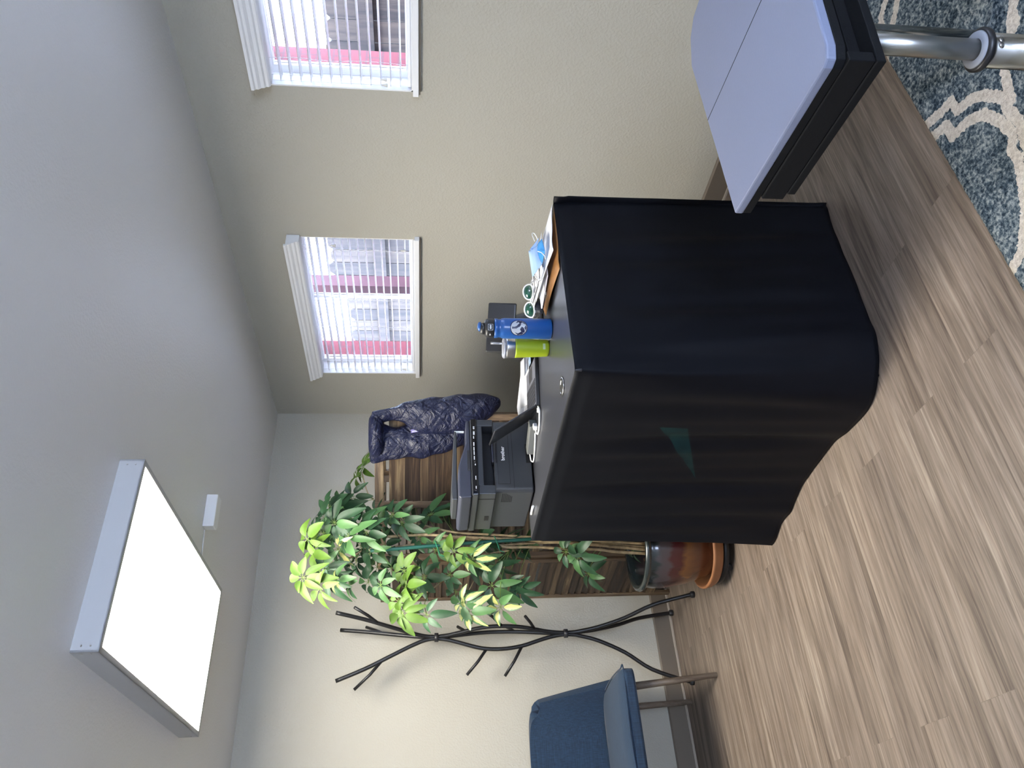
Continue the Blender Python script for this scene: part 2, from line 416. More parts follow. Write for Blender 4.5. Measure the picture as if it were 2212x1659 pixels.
# unseen twin fixture, added to stand in for light from outside the view
def copy_tree(o, parent=None):
    c_ = o.copy(); col.objects.link(c_); c_.parent = parent
    for ch in [q for q in bpy.data.objects if q.parent == o]: copy_tree(ch, c_)
    return c_
L2 = copy_tree(L); L2.location = (-3.7, -3.6, HC); L2['label'] = 'added second rectangular ceiling light, out of view, lighting the room'
L['group'] = L2['group'] = 'rectangular ceiling lights'
S = thing('ceiling_sensor', (-1.25, -1.13, HC), 'small white box on the ceiling beside the light', 'sensor')
Ms = Matrix.Translation((-1.265, -1.15, 0)) @ Matrix.Rotation(math.radians(-4), 4, 'Z')
mb = MB().prism([(-.075, -.035), (.075, -.035), (.075, .035), (-.06, .035), (-.075, .02)], 2.362, HC, Ms); mb.build('case', M_white, S, bevel=0.004)
MB().tube([(-1.34, -1.14, HC - .003), (-1.50, -1.10, HC - .003), (-1.552, -1.085, HC - .004)], 0.003, 6).build('cable', M_wcable, S)
# ================================================================ draped table
TZ = 1.0
T = thing('draped_table', (-1.15, -1.98, 0), 'tall black-topped table with a long black cloth skirt wrapped round it', 'table')
M_top = mat('black laminate', (0.035, 0.036, 0.042), 0.30, bscale=400, bstr=0.05, bdist=.0003)
topP = [(-1.490, -2.558), (-0.768, -2.565), (-0.790, -1.404), (-1.529, -1.400)]
def inset(P, d):
    c = sum((Vector(p) for p in P), Vector((0, 0))) / len(P)
    return [tuple(Vector(p) + (c - Vector(p)).normalized() * d) for p in P]
MB().prism(topP, TZ - 0.022, TZ).build('table_top', M_top, T, bevel=0.002)
for p in inset(topP, 0.07):
    MB().box((p[0] - .018, p[1] - .018, 0), (p[0] + .018, p[1] + .018, TZ - .0225)).build('leg', M_black, T)
MB().prism(inset(topP, 0.05), 0.42, 0.44).build('lower_shelf', M_black, T)
def cloth_material():
    m, nt, b = newmat('black polyester cloth')
    tc = N(nt, 'ShaderNodeTexCoord')
    nz = N(nt, 'ShaderNodeTexNoise', Scale=900.0, Detail=1.0); nt.links.new(tc.outputs['Object'], nz.inputs['Vector'])
    bump(nt, b, nz.outputs[0], 0.15, 0.0004)
    sx = N(nt, 'ShaderNodeSeparateXYZ'); nt.links.new(tc.outputs['Object'], sx.inputs[0])
    # faded teal area of the cloth: bounded by three straight edges in (y, z)
    tri = [(-2.263,0.666),(-2.257,0.567),(-1.922,0.442)]
    prev = None
    for (ya, za), (yb, zb) in zip(tri, tri[1:] + tri[:1]):
        nx, nz_ = -(zb - za), (yb - ya)
        d = -(nx * ya + nz_ * za)
        a = N(nt, 'ShaderNodeMath', operation='MULTIPLY'); a.inputs[1].default_value = nx
        c = N(nt, 'ShaderNodeMath', operation='MULTIPLY_ADD'); c.inputs[1].default_value = nz_
        nt.links.new(sx.outputs[1], a.inputs[0]); nt.links.new(sx.outputs[2], c.inputs[0]); nt.links.new(a.outputs[0], c.inputs[2])
        g = N(nt, 'ShaderNodeMath', operation='GREATER_THAN'); g.inputs[1].default_value = -d
        nt.links.new(c.outputs[0], g.inputs[0])
        if prev is None: prev = g.outputs[0]
        else:
            mu = N(nt, 'ShaderNodeMath', operation='MULTIPLY'); nt.links.new(prev, mu.inputs[0]); nt.links.new(g.outputs[0], mu.inputs[1]); prev = mu.outputs[0]
    n2 = N(nt, 'ShaderNodeTexNoise', Scale=14.0, Detail=3.0); nt.links.new(tc.outputs['Object'], n2.inputs['Vector'])
    r = ramp(nt, [(0.35, (0.0035, 0.015, 0.017)), (0.65, (0.005, 0.024, 0.025))]); nt.links.new(n2.outputs[0], r.inputs[0])
    mx = N(nt, 'ShaderNodeMixRGB'); mx.inputs[1].default_value = (0.0030, 0.0037, 0.0062, 1)
    nt.links.new(prev, mx.inputs[0]); nt.links.new(r.outputs[0], mx.inputs[2]); nt.links.new(mx.outputs[0], b.inputs['Base Color'])
    b.inputs['Roughness'].default_value = 0.6; b.inputs['Specular IOR Level'].default_value = 0.16
    return m
M_cloth = cloth_material()
bot = [(-0.765, -1.40), (-0.760, -2.0), (-0.765, -2.55), (-0.779, -2.600), (-0.842, -2.594), (-0.982, -2.587), (-1.083, -2.589), (-1.196, -2.586), (-1.291, -2.580), (-1.349, -2.580), (-1.409, -2.561), (-1.448, -2.537), (-1.5, -2.483), (-1.528, -2.417), (-1.53, -2.35), (-1.525, -2.268), (-1.511, -2.15), (-1.517, -2.008), (-1.526, -1.896), (-1.551, -1.79), (-1.571, -1.729), (-1.575, -1.63), (-1.605, -1.56), (-1.616, -1.501)]
topL = [(-0.788, -1.404), (-0.776, -2.0), (-0.765, -2.55), (-0.765, -2.568), (-0.842, -2.568), (-0.982, -2.567), (-1.083, -2.566), (-1.196, -2.565), (-1.291, -2.564), (-1.36, -2.563), (-1.42, -2.563), (-1.478, -2.562), (-1.494, -2.545), (-1.495, -2.47), (-1.498, -2.38), (-1.502, -2.268), (-1.506, -2.15), (-1.511, -2.008), (-1.515, -1.896), (-1.519, -1.79), (-1.522, -1.70), (-1.526, -1.59), (-1.530, -1.49), (-1.533, -1.400)]
BC = catmull([(x, y, 0.004) for x, y in bot], 12); TC = catmull([(x, y, TZ + .001) for x, y in topL], 12)
def cpt(u, v):
    i = min(int(u * (len(BC) - 1) + .5), len(BC) - 1)
    a, b = TC[i], BC[i]; p = a.lerp(b, v)
    d = BC[min(i + 1, len(BC) - 1)] - BC[max(i - 1, 0)]
    n = Vector((-d.y, d.x, 0)); n = -n.normalized() if n.length > 1e-9 else Vector((0, 0, 0))
    s = sum(((BC[k + 1] - BC[k]).length for k in range(i)), 0.0)
    amp = 0.010 * min(1, max(0, (v - .04)) * 3) * (1 - .85 * max(0, v - .75) / .25)
    f = math.sin(s * 34 + 1.3 * math.sin(s * 5)) * .55 + math.sin(s * 19 + 2.2) * .45 + .35 * math.sin(s * 60 + v * 3)
    ridge = 0.004 if v < 0.045 else 0
    return p + n * (amp * f + ridge) + n * 0.03 * math.sin(PI * v) * 0.15
n_u = len(BC) - 1
sk = MB(); sk.grid(lambda u, v: cpt(u, v), n_u, 60)
sk.build('cloth_skirt', M_cloth, T, solid=0.002, off=1, fix=False)
# chrome grommet in the top
g = MB(); g.lathe([(0.022, 0.0005), (0.031, 0.0005), (0.033, 0.002), (0.031, 0.004), (0.024, 0.0042), (0.022, 0.002)], (-1.408, -2.356, TZ), 28, cap=False)
gr = g.build('grommet', M_chrome, T)
MB().lathe([(0.0225, 0.0006), (0.0225, 0.0022), (0.001, 0.0022)], (-1.408, -2.356, TZ), 24).build('grommet_hole', M_dark, gr)

# ================================================================ printer
P = thing('printer', (-1.2455, -1.452, TZ), 'dark grey desktop laser printer with document feeder on the draped table', 'printer')
M_pr = mat('printer grey plastic', (0.036, 0.039, 0.044), 0.42, bscale=700, bstr=0.12, bdist=0.0004)
M_pr2 = mat('printer blue-grey lid', (0.030, 0.033, 0.050), 0.45, bscale=600, bstr=0.15, bdist=.0004)
M_gloss = mat('glossy black panel', (0.006, 0.006, 0.008), 0.08)
M_line = mat('seam shadow gap', (0.004, 0.004, 0.005), 0.8)
M_key = mat('white key marking', (0.75, 0.78, 0.8), 0.5)
fx0, fx1, fy0, fy1 = -1.414, -1.077, -1.623, -1.280
mb = MB()
mb.prism([(fx0, fy0 + .012), (fx0 + .012, fy0), (fx1 - .012, fy0), (fx1, fy0 + .012), (fx1, fy1), (fx0, fy1)], TZ + .006, 1.162)
o = mb.build('body', M_pr, P, bevel=0.005)
for x in (fx0 + .03, fx1 - .03):
    for y in (fy0 + .04, fy1 - .04): MB().lathe([(.012, 0), (.012, .0062)], (x, y, TZ), 14).build('foot', M_blackp, P)
# upper body with an output bay
mb = MB()
mb.box((fx0 - .010, fy0 + .004, 1.1605), (-1.383, fy1, 1.229)).box((-1.104, fy0 + .004, 1.1605), (fx1 + .006, fy1, 1.229)).box((-1.383, fy0 + .004, 1.207), (-1.104, fy1, 1.229)).box((-1.383, -1.33, 1.1605), (-1.104, fy1, 1.207))
mb.build('upper_body', M_pr, P, bevel=0.003)
MB().box((-1.382, -1.56, 1.1625), (-1.105, -1.331, 1.2065)).build('output_bay', M_dark, P)
mb = MB(); mb.prism([(-1.28, fy0 + .003), (-1.18, fy0 + .003), (-1.19, fy0 + .05), (-1.27, fy0 + .05)], 1.1625, 1.170); mb.build('paper_stop', M_pr2, P, bevel=.002)
# door panel lines and handle pocket
def line(a, b, wd=0.0011, y=fy0 - .0004):
    a, b = Vector((a[0], y, a[1])), Vector((b[0], y, b[1]))
    d = (b - a).normalized() * wd / 2; q = Vector((-d.z, 0, d.x)); k = Vector((0, .0009, 0))
    m_ = MB(); v = [m_.bm.verts.new(p) for p in (a - d - q, b + d - q, b + d + q, a - d + q, a - d - q + k, b + d - q + k, b + d + q + k, a - d + q + k)]
    for f in ((0, 1, 2, 3), (7, 6, 5, 4), (0, 4, 5, 1), (1, 5, 6, 2), (2, 6, 7, 3), (3, 7, 4, 0)): m_.face([v[i] for i in f], False)
    return m_
seams = MB()
for a, b in (((-1.381, 1.100), (-1.105, 1.100)), ((-1.381, 1.149), (-1.105, 1.149)), ((-1.381, 1.100), (-1.381, 1.149)), ((-1.105, 1.100), (-1.105, 1.149)), ((-1.402, 1.085), (-1.089, 1.085)), ((-1.402, 1.1605), (-1.089, 1.1605))):
    m_ = line(a, b); me = bpy.data.meshes.new('t'); m_.bm.to_mesh(me); m_.bm.free(); seams.bm.from_mesh(me); bpy.data.meshes.remove(me)
seams.build('panel_seams', M_line, P)
MB().box((-1.285, fy0 - .0008, 1.150), (-1.190, fy0 + .01, 1.158)).build('door_latch', M_blackp, P, bevel=.002)
MB().box((-1.285, fy0 - .0009, 1.008), (-1.195, fy0 + .002, 1.030)).build('tray_handle', M_dark, P, bevel=.003)
text('brother', 0.021, 'printed_logo', mat('silver print', (.7, .7, .72), .4), Matrix(((1, 0, 0, -1.240), (0, 0, -1, fy0 - .0006), (0, 1, 0, 1.1245), (0, 0, 0, 1))), P, bold=.0004)
# left side details
MB().box((fx0 - .0110, -1.413, 1.176), (fx0 - .0095, -1.372, 1.194)).build('side_port', M_dark, P)
mb = MB()
for j in range(7):
    for k in range(12):
        if j + k > 3: mb.box((fx0 - .0006, -1.60 + k * .0065, 1.090 + j * .0065), (fx0 + .001, -1.5965 + k * .0065, 1.094 + j * .0065))
mb.build('side_vents', M_line, P)
mb = MB(); mb.box((fx0 - .0108, -1.575, 1.1612), (fx0 - .008, -1.57, 1.229)); mb.build('side_seam', M_line, P)
# control panel and scanner lid
mb = MB(); mb.box((fx0 - .018, fy0 - .004, 1.2295), (fx1 + .004, fy1, 1.2575)); mb.build('scanner_base', M_pr, P, bevel=0.006)
mb = MB()
MC = Matrix(((1, 0, 0, 0), (0, 0, 1, 0), (0, 1, 0, 0), (0, 0, 0, 1)))
pp = [(fx0 - .016, 1.2325), (fx1 + .002, 1.2325), (fx1 + .002, 1.2535), (fx0 - .016, 1.2535)]
mb.prism(pp, fy0 - .0075, fy0 - .0035, MC); mb.build('control_panel', M_gloss, P, bevel=.0015)
rnd = random.Random(2); x = fx0 - .002
while x < fx1 - .012:
    wdt = rnd.choice([.004, .007, .012, .017])
    if rnd.random() < .8: MB().box((x, fy0 - .0084, 1.239 + rnd.choice([0, .003])), (x + wdt, fy0 - .0074, 1.2425 + rnd.choice([0, .003]))).build('key', M_key, P)
    x += wdt + rnd.choice([.003, .006])
# lid: raised feeder on the left, low on the right (cross-section in x,z)
lid = [(fx0 - .022, 1.258), (fx1, 1.258), (fx1, 1.274), (-1.185, 1.276), (-1.262, 1.300), (-1.295, 1.309), (fx0 - .018, 1.309), (fx0 - .026, 1.300)]
mb = MB(); mb.prism(lid, fy0 + .004, -1.30, MC); mb.build('lid', M_pr2, P, bevel=0.005)
MB().box((-1.318, fy0 + .001, 1.2585), (-1.222, fy0 + .006, 1.272)).build('lid_handle', M_blackp, P, bevel=.003)
mb = MB(); mb.box((fx0 - .0268, -1.56, 1.262), (fx0 - .0255, -1.34, 1.264)); mb.build('feeder_seam', M_line, P)
# document tray above the feeder, propped on the right by a bright support
tr = MB(); tr.prism([(-1.398, 1.3095), (-1.398, 1.332), (-1.36, 1.336), (-1.07, 1.320), (-1.066, 1.313), (-1.10, 1.308), (-1.30, 1.3115)], -1.52, -1.33, MC)
tr.build('document_tray', M_pr, P, bevel=0.004)
tp = MB().box((-1.071, -1.515, 1.276), (-1.063, -1.505, 1.318)).build('tray_support', M_key, P, bevel=.002)

# ================================================================ laptop
A = Vector((-1.192, -1.916, TZ + .001)); h = Vector((.32, .947, 0)).normalized(); dk = Vector((.947, -.32, 0)).normalized()
LP = thing('laptop', (A.x, A.y, TZ), 'open black laptop with lid leaning toward the printer', 'laptop')
M_lap = mat('laptop dark shell', (0.030, 0.030, 0.034), 0.28)
M_deck = mat('laptop deck', (0.16, 0.165, 0.19), 0.35, 0.3)
M_keys = mat('laptop keys', (0.03, 0.03, 0.033), 0.5)
FM = Matrix(((h.x, dk.x, 0, A.x), (h.y, dk.y, 0, A.y), (0, 0, 1, A.z), (0, 0, 0, 1)))
MB().box((0, 0, 0), (.264, .20, .013), FM).build('base', M_lap, LP, bevel=.002)
MB().box((.006, .006, .0132), (.258, .196, .0142), FM).build('deck', M_deck, LP)
mb = MB()
for r in range(6):
    for k in range(14): mb.box((.014 + k * .0170, .018 + r * .0165, .0143), (.014 + k * .0170 + .0147, .018 + r * .0165 + .0140, .0158), FM)
mb.build('keyboard', M_keys, LP)
MB().box((.085, .130, .0143), (.175, .188, .0147), FM).build('touchpad', M_lap, LP)
th = math.radians(58)
lv = (-dk * math.cos(th) + Vector((0, 0, 1)) * math.sin(th)); A2 = A + Vector((0, 0, .015))
LM = Matrix(((h.x, lv.x, h.cross(lv).x, A2.x), (h.y, lv.y, h.cross(lv).y, A2.y), (h.z, lv.z, h.cross(lv).z, A2.z), (0, 0, 0, 1)))
MB().box((0, 0, -.0035), (.264, .195, .0035), LM).build('lid', M_lap, LP, bevel=.0025)
sgn = 1 if (h.cross(lv)).dot(dk) > 0 else -1
MB().box((.008, .012, sgn * .0036), (.256, .187, sgn * .0042), LM).build('screen', M_gloss, LP)
MB().tube([A2 + h * .01, A2 + h * .254], .006, 10).build('hinge', M_blackp, LP)

# power adapter and cables
AD = MB(); dv = Vector((-.2, .25, 0))
am = Matrix.Translation((-1.225, -1.725, TZ + .0)) @ Matrix.Rotation(math.radians(110), 4, 'Z')
M_adp = mat('grey adapter plastic', (0.13, 0.135, 0.13), 0.5)
AT = thing('power_adapter', (-1.225, -1.725, TZ), 'grey laptop power brick lying in front of the printer', 'power adapter')
ad_o = AD.prism([(-.075, -.024), (.070, -.024), (.075, 0), (.070, .024), (-.075, .024)], 0, .030, am).build('brick', M_adp, AT, bevel=.003)
cb = catmull([(-1.242, -1.79, TZ + .008), (-1.275, -1.735, TZ + .006), (-1.297, -1.685, TZ + .005), (-1.30, -1.66, TZ + .006), (-1.285, -1.645, TZ + .011), (-1.262, -1.652, TZ + .015), (-1.2535, -1.662, TZ + .016)], 8)
c1 = MB().tube(cb, .0032, 8).build('power_cord', M_wcable, AT)
MB().prism([(-.014, -.010), (.014, -.010), (.014, .010), (-.014, .010)], 0, .017, Matrix.Translation((-1.228, -1.815, TZ + .002)) @ Matrix.Rotation(.5, 4, 'Z')).build('plug', M_wcable, c1, bevel=.003)
cb = catmull([tuple(A + h * .004 - dk * .004 + Vector((0, 0, .007))), (-1.225, -1.925, TZ + .007), (-1.262, -1.880, TZ + .005), (-1.272, -1.835, TZ + .005), (-1.245, -1.80, TZ + .005), (-1.215, -1.79, TZ + .006)], 8)
c2 = MB().tube(cb, .0036, 8).build('charging_cable', M_wcable); tag(c2, 'thick white charging cable plugged into the laptop corner', 'cable')
MB().tube([tuple(A - h * .002 - dk * .012 + Vector((0, 0, .007))), tuple(A - h * .002 - dk * .030 + Vector((0, 0, .007)))], .0065, 10).build('connector', M_wcable, c2)

# papers at the far left of the table top
def sheet(name, pts, z, th_, m, label, cat, group=None, curl=0.0):
    mb = MB()
    P_ = [Vector((x, y, z)) for x, y in pts]
    def f(u, v):
        p = P_[0].lerp(P_[1], u).lerp(P_[3].lerp(P_[2], u), v)
        p.z += curl * (abs(2 * u - 1) ** 3) * v; return p
    mb.grid(f, 10, 10); o = mb.build(name, m, None, solid=th_, off=1, fix=False)
    return tag(o, label, cat, group)
def quad(cx, cy, w_, h_, a):
    c_, s_ = math.cos(a), math.sin(a)
    return [(cx + c_ * x - s_ * y, cy + s_ * x + c_ * y) for x, y in ((-w_ / 2, -h_ / 2), (w_ / 2, -h_ / 2), (w_ / 2, h_ / 2), (-w_ / 2, h_ / 2))]
def stack(name, q, z, hgt, m, label, cat):
    o = MB().prism(q, z, z + hgt).build(name, m, None, bevel=.001); return tag(o, label, cat)
stack('paper_stack', quad(-0.905, -1.520, .216, .279, .25), TZ, .012, M_paper, 'thick stack of white papers beside the printer, behind the open laptop', 'papers')
sheet('loose_sheet', quad(-0.90, -1.66, .216, .279, -.5), TZ + .0128, .0006, M_paper, 'loose white sheet fanned out on top of the paper stack', 'paper')
def print_mat(name, base, inks, sc):
    m, nt, b = newmat(name); mp = mapped(nt, (sc, sc, sc))
    v = nt.nodes.new('ShaderNodeTexVoronoi'); v.inputs['Scale'].default_value = 1.0; v.distance = 'CHEBYCHEV'
    nt.links.new(mp.outputs[0], v.inputs['Vector'])
    s = N(nt, 'ShaderNodeSeparateColor'); nt.links.new(v.outputs['Color'], s.inputs[0])
    r = ramp(nt, inks, 'CONSTANT'); nt.links.new(s.outputs[0], r.inputs[0]); nt.links.new(r.outputs[0], b.inputs['Base Color'])
    b.inputs['Roughness'].default_value = 0.35; return m
M_broch = print_mat('brochure print', None, [(0, (.07, .08, .11)), (.55, (.16, .18, .23)), (.75, (.25, .36, .50)), (.9, (.55, .60, .66))], 38)
b1 = sheet('brochure', quad(-0.865, -1.80, .12, .20, -.35), TZ + .0142, .0012, M_broch, 'dark printed brochure on the paper stack behind the laptop', 'brochure')
def bar(x, y, l, a, z, par):
    M = Matrix.Translation((x, y, z)) @ Matrix.Rotation(a, 4, 'Z')
    return MB().box((-l / 2, -.002, 0), (l / 2, .002, .0006), M).build('printed_stripe', M_paper, par)
bar(-0.88, -1.77, .09, -.35, TZ + .0156, b1); bar(-0.86, -1.86, .08, -.35, TZ + .0156, b1)
sheet('notepad_sheet', quad(-0.900, -1.985, .13, .16, .35), TZ + .0010, .003, M_paper, 'small white notepad lying behind the green tumbler', 'notepad')

# ================================================================ blue bottle
M_blue = mat('blue bottle enamel', (0.010, 0.075, 0.27), 0.36, coat=.2)
bx, by = -1.112, -2.288
B = thing('water_bottle', (bx, by, TZ), 'tall blue insulated water bottle with black lid and round sticker', 'bottle')
R = 0.0365
MB().lathe([(.028, 0), (R - .003, .002), (R, .007), (R, .170), (R - .001, .178), (R - .004, .183), (R - .0045, .190), (R - .002, .196), (R - .002, .205), (R - .006, .207)], (bx, by, TZ), 48).build('flask', M_blue, B)
MB().lathe([(R - .006, .2072), (R - .003, .209), (R - .003, .231), (R - .006, .236), (R - .014, .240), (R - .016, .240)], (bx, by, TZ), 40).build('lid', M_blackp, B)
MB().lathe([(.020, .2405), (.021, .243), (.019, .253), (.012, .256), (.004, .257)], (bx, by + .003, TZ), 24).build('spout', M_blackp, B)
MB().lathe([(.017, .2525), (.0165, .260), (.010, .264), (.002, .264)], (bx + .006, by, TZ), 20).build('spout_cover', M_blue, B)
tocam = (Vector((-2.83, -4.40, 0)) - Vector((bx, by, 0))).normalized()
ang0 = math.atan2(tocam.y, tocam.x)
def wrap(a, z, r):            # a: arc length from the camera-facing meridian, positive toward image up
    t = ang0 + a / r; return Vector((bx + r * math.cos(t), by + r * math.sin(t), TZ + z))
def decal(poly, off, m, name, zc, parent, r_=R, ac=0.0, grid=0.0024):
    # a printed shape wrapped on the cylinder: filled by a triangulated fan of small cells
    mb = MB()
    from mathutils.geometry import tessellate_polygon
    xs = [p[0] for p in poly]; ys_ = [p[1] for p in poly]
    bm = bmesh.new(); vs = [bm.verts.new((p[0], p[1], 0)) for p in poly]; bm.faces.new(vs)
    x = min(xs) + grid
    while x < max(xs):
        bmesh.ops.bisect_plane(bm, geom=bm.verts[:] + bm.edges[:] + bm.faces[:], plane_co=(x, 0, 0), plane_no=(1, 0, 0)); x += grid
    for v in bm.verts:
        p = wrap(ac + v.co.x, zc + v.co.y, r_ + off); v.co = p
    for f in bm.faces: f.smooth = True
    mb.bm.free(); mb.bm = bm
    return mb.build(name, m, parent, fix=True)
M_navy = mat('navy ink', (0.012, 0.014, 0.05), 0.4); M_stick = mat('sticker silver-white', (0.50, 0.52, 0.55), 0.35)
def circ(r, n=40, cx=0, cy=0): return [(cx + r * math.cos(2 * PI * k / n), cy + r * math.sin(2 * PI * k / n)) for k in range(n)]
zc = .122; ac = .003
st = decal(circ(.0310), .0003, M_navy, 'sticker', zc, B, ac=ac)
decal(circ(.0278), .0006, M_stick, 'sticker_field', zc, st, ac=ac)
# navy peaks and figure drawn on the sticker (x right, y up)
for poly in ([(-.004, .024), (.004, .024), (.003, .016), (.006, .008), (.013, .001), (.018, -.006), (.012, -.008), (.004, -.004), (.001, .002), (-.003, .008), (-.003, .016)],
             [(-.016, -.010), (-.006, -.004), (-.002, -.006), (.004, -.010), (.0, -.017), (-.010, -.021), (-.018, -.020)],
             [(.0275, .003), (.016, .011), (.021, .0), (.013, -.004), (.020, -.012), (.010, -.0255), (.018, -.0205), (.0255, -.010)],
             [(-.0275, .003), (-.016, .015), (-.021, .003), (-.014, -.008), (-.020, -.018), (-.0255, -.010)],
             [(-.010, -.0255), (.0, -.019), (.010, -.0255), (.0, -.0277)]):
    decal(poly, .0009, M_navy, 'sticker_drawing', zc, st, ac=ac)
bt = decal([(-.011, -.009), (.011, -.009), (.011, .009), (-.011, .009)], .0006, M_stick, 'lid_button', .221, B, r_=R - .003, ac=.004)
decal([(-.0095, -.0075), (.0095, -.0075), (.0095, .0075), (-.0095, .0075)], .0010, M_dark, 'button_face', .221, bt, r_=R - .003, ac=.004)
decal(circ(.0040, 16, -.003), .0014, M_stick, 'button_mark', .221, bt, r_=R - .003, ac=.004)
decal(circ(.0040, 16, .004), .0014, M_stick, 'button_mark', .221, bt, r_=R - .003, ac=.004)
decal([(-.029, -.0022), (-.021, -.0022), (-.021, .0022), (-.029, .0022)], .0006, M_stick, 'lid_lettering', .222, B, r_=R - .003)

# ================================================================ green tumbler
gx, gy = -1.150, -2.222
gx, gy = -1.128, -2.196
G = thing('tumbler', (gx, gy, TZ), 'lime green tumbler with steel rim, clear lid and straw', 'tumbler')
M_lime = mat('lime enamel', (0.29, 0.37, 0.012), 0.4)
M_clear = mat('clear lid plastic', (0.80, 0.82, 0.88), 0.08, trans=0.75, ior=1.35)
MB().lathe([(.024, 0), (.029, .002), (.031, .008), (.0355, .118), (.0360, .124)], (gx, gy, TZ), 40).build('cup', M_lime, G)
MB().lathe([(.0352, .1242), (.0358, .126), (.0372, .150), (.0375, .156), (.0350, .157)], (gx, gy, TZ), 40).build('steel_rim', M_steel, G)
MB().lathe([(.034, .1575), (.0385, .159), (.0390, .165), (.036, .168), (.033, .1665), (.010, .166), (.002, .166)], (gx, gy, TZ), 36).build('lid', M_clear, G)
sp = Vector((gx, gy, TZ)) + Vector((.012, -.010, 0))
MB().tube([sp + Vector((0, 0, .1665)), sp + Vector((.001, 0, .212))], .0042, 12).build('straw', M_clear, G)
tc2 = (Vector((-2.83, -4.40, 0)) - Vector((gx, gy, 0))).normalized(); a0 = math.atan2(tc2.y, tc2.x)
bm = bmesh.new(); poly = [(-.006, -.004), (.012, -.004), (.012, .004), (-.003, .004)]
vs = []
mbx = MB(); rows = 8
def wg(a, z, off=.0006):
    r_ = .031 + (z - .008) * (.0045 / .110) + off; t = a0 + a / r_; return Vector((gx + r_ * math.cos(t), gy + r_ * math.sin(t), TZ + z))
mbx.grid(lambda u, v: wg((-.004 - .006 * v if False else -.004) + u * .022 - .004 * v * 0, .016 + v * .009), 8, 1)
mbx.build('logo_plate', mat('pale logo print', (0.38, 0.45, 0.25), 0.4), G)
bm.free()

# ================================================================ card reader stand (behind the bottle)
K = thing('tablet_stand', (-0.93, -2.10, TZ), 'black tablet on a curved stand behind the blue bottle', 'tablet stand')
kx = Vector((-.82, .05, 0)); 
KM = frame((-0.955, -2.10, TZ + .155), (-.83, .55, 0.06), (-.45, -.80, .35))
MB().box((-.095, -.058, -.006), (.098, .055, .006), KM).build('tablet', M_blackp, K, bevel=.006, seg=3)
MB().tube(catmull([(-0.940, -2.085, TZ + .150), (-0.905, -2.055, TZ + .115), (-0.880, -2.055, TZ + .060), (-0.905, -2.085, TZ + .018), (-0.94, -2.11, TZ + .010)], 6), .014, 12, flat=2.2).build('stand_arm', mat('grey metal stand', (.10, .10, .10), .3, .5), K)
MB().lathe([(.058, 0), (.060, .003), (.055, .008), (.01, .0095)], (-0.94, -2.11, TZ), 32).build('stand_base', M_blackp, K)

# ================================================================ right end of the table: envelope, papers, mask, glasses
M_kraft = mat('kraft paper', (0.30, 0.135, 0.038), 0.55, var=.08, vscale=30)
env = MB()
EQ = [(-1.062, -2.547), (-1.030, -2.262), (-0.800, -2.290), (-0.795, -2.562)]
def fe(u, v):
    a, b, c_, d = [Vector((x, y, 0)) for x, y in EQ]
    p = a.lerp(b, u).lerp(d.lerp(c_, u), v); p.z = TZ + .0015 + .004 * math.sin(PI * u) * (1 - v * .6) + .016 * math.exp(-((v - .12) / .16) ** 2) * (.3 + .7 * u); return p
env.grid(fe, 14, 8); eo = env.build('envelope', M_kraft, None, solid=.0015, off=1, fix=False)
tag(eo, 'brown kraft envelope poking out from under the white papers at the table edge', 'envelope')
M_clasp = mat('white label dot', (.8, .8, .8), .4)
pe = fe(.72, .18)
MB().lathe([(.006, 0), (.006, .0012), (.001, .0012)], (pe.x, pe.y, pe.z + .0022), 14).build('clasp', M_clasp, eo)
PZ = TZ + .026
def wavy(pts, z, amp, ph, name, m, label, cat, th_=.0008, group=None, nn=14):
    mb = MB(); P_ = [Vector((x, y, z)) for x, y in pts]
    def f(u, v):
        p = P_[0].lerp(P_[1], u).lerp(P_[3].lerp(P_[2], u), v)
        p.z += amp * (math.sin(u * 3.0 + ph) * .6 + math.sin(v * 4 + ph * 2) * .4 + .6); return p
    mb.grid(f, nn, nn); o = mb.build(name, m, None, solid=th_, off=1, fix=False); return tag(o, label, cat, group)
mbs = MB(); Q_ = [Vector(q) for q in ((-0.990, -2.558, TZ + .020), (-0.771, -2.566, TZ + .0050), (-0.775, -2.36, TZ + .022), (-0.985, -2.34, TZ + .040))]
def fsh(u, v):
    p = Q_[0].lerp(Q_[1], u).lerp(Q_[3].lerp(Q_[2], u), v); p.z += .010 * math.sin(PI * min(1, u * 1.0)) * (.35 + .65 * v) + .003 * math.sin(9 * u + 3 * v) * (1 - u); return p
mbs.grid(fsh, 18, 14)
tag(mbs.build('paper_sheet', M_paper, None, solid=.0008, off=1, fix=False), 'large white paper sheet over the table corner, under the face mask', 'paper')
wavy([(-0.985, -2.45), (-0.80, -2.46), (-0.79, -2.20), (-0.93, -2.16)], TZ + .030, .008, 1.2, 'crumpled_sheet', M_paper, 'crumpled white sheet between the face mask and the sunglasses', 'paper')
wavy([(-0.955, -2.38), (-0.84, -2.40), (-0.81, -2.20), (-0.91, -2.17)], TZ + .041, .002, 2.2, 'receipt', print_mat('receipt print', None, [(0, (.75, .75, .78)), (.75, (.04, .04, .05))], 60), 'printed slip with black marks beside the sunglasses', 'receipt')
MB_box = MB().prism(quad(-0.905, -2.335, .16, .17, .05), TZ + .0185, TZ + .0230); 
tag(MB_box.build('paper_pile', M_paper, None, bevel=.001), 'pile of white papers resting on the kraft envelope', 'papers')
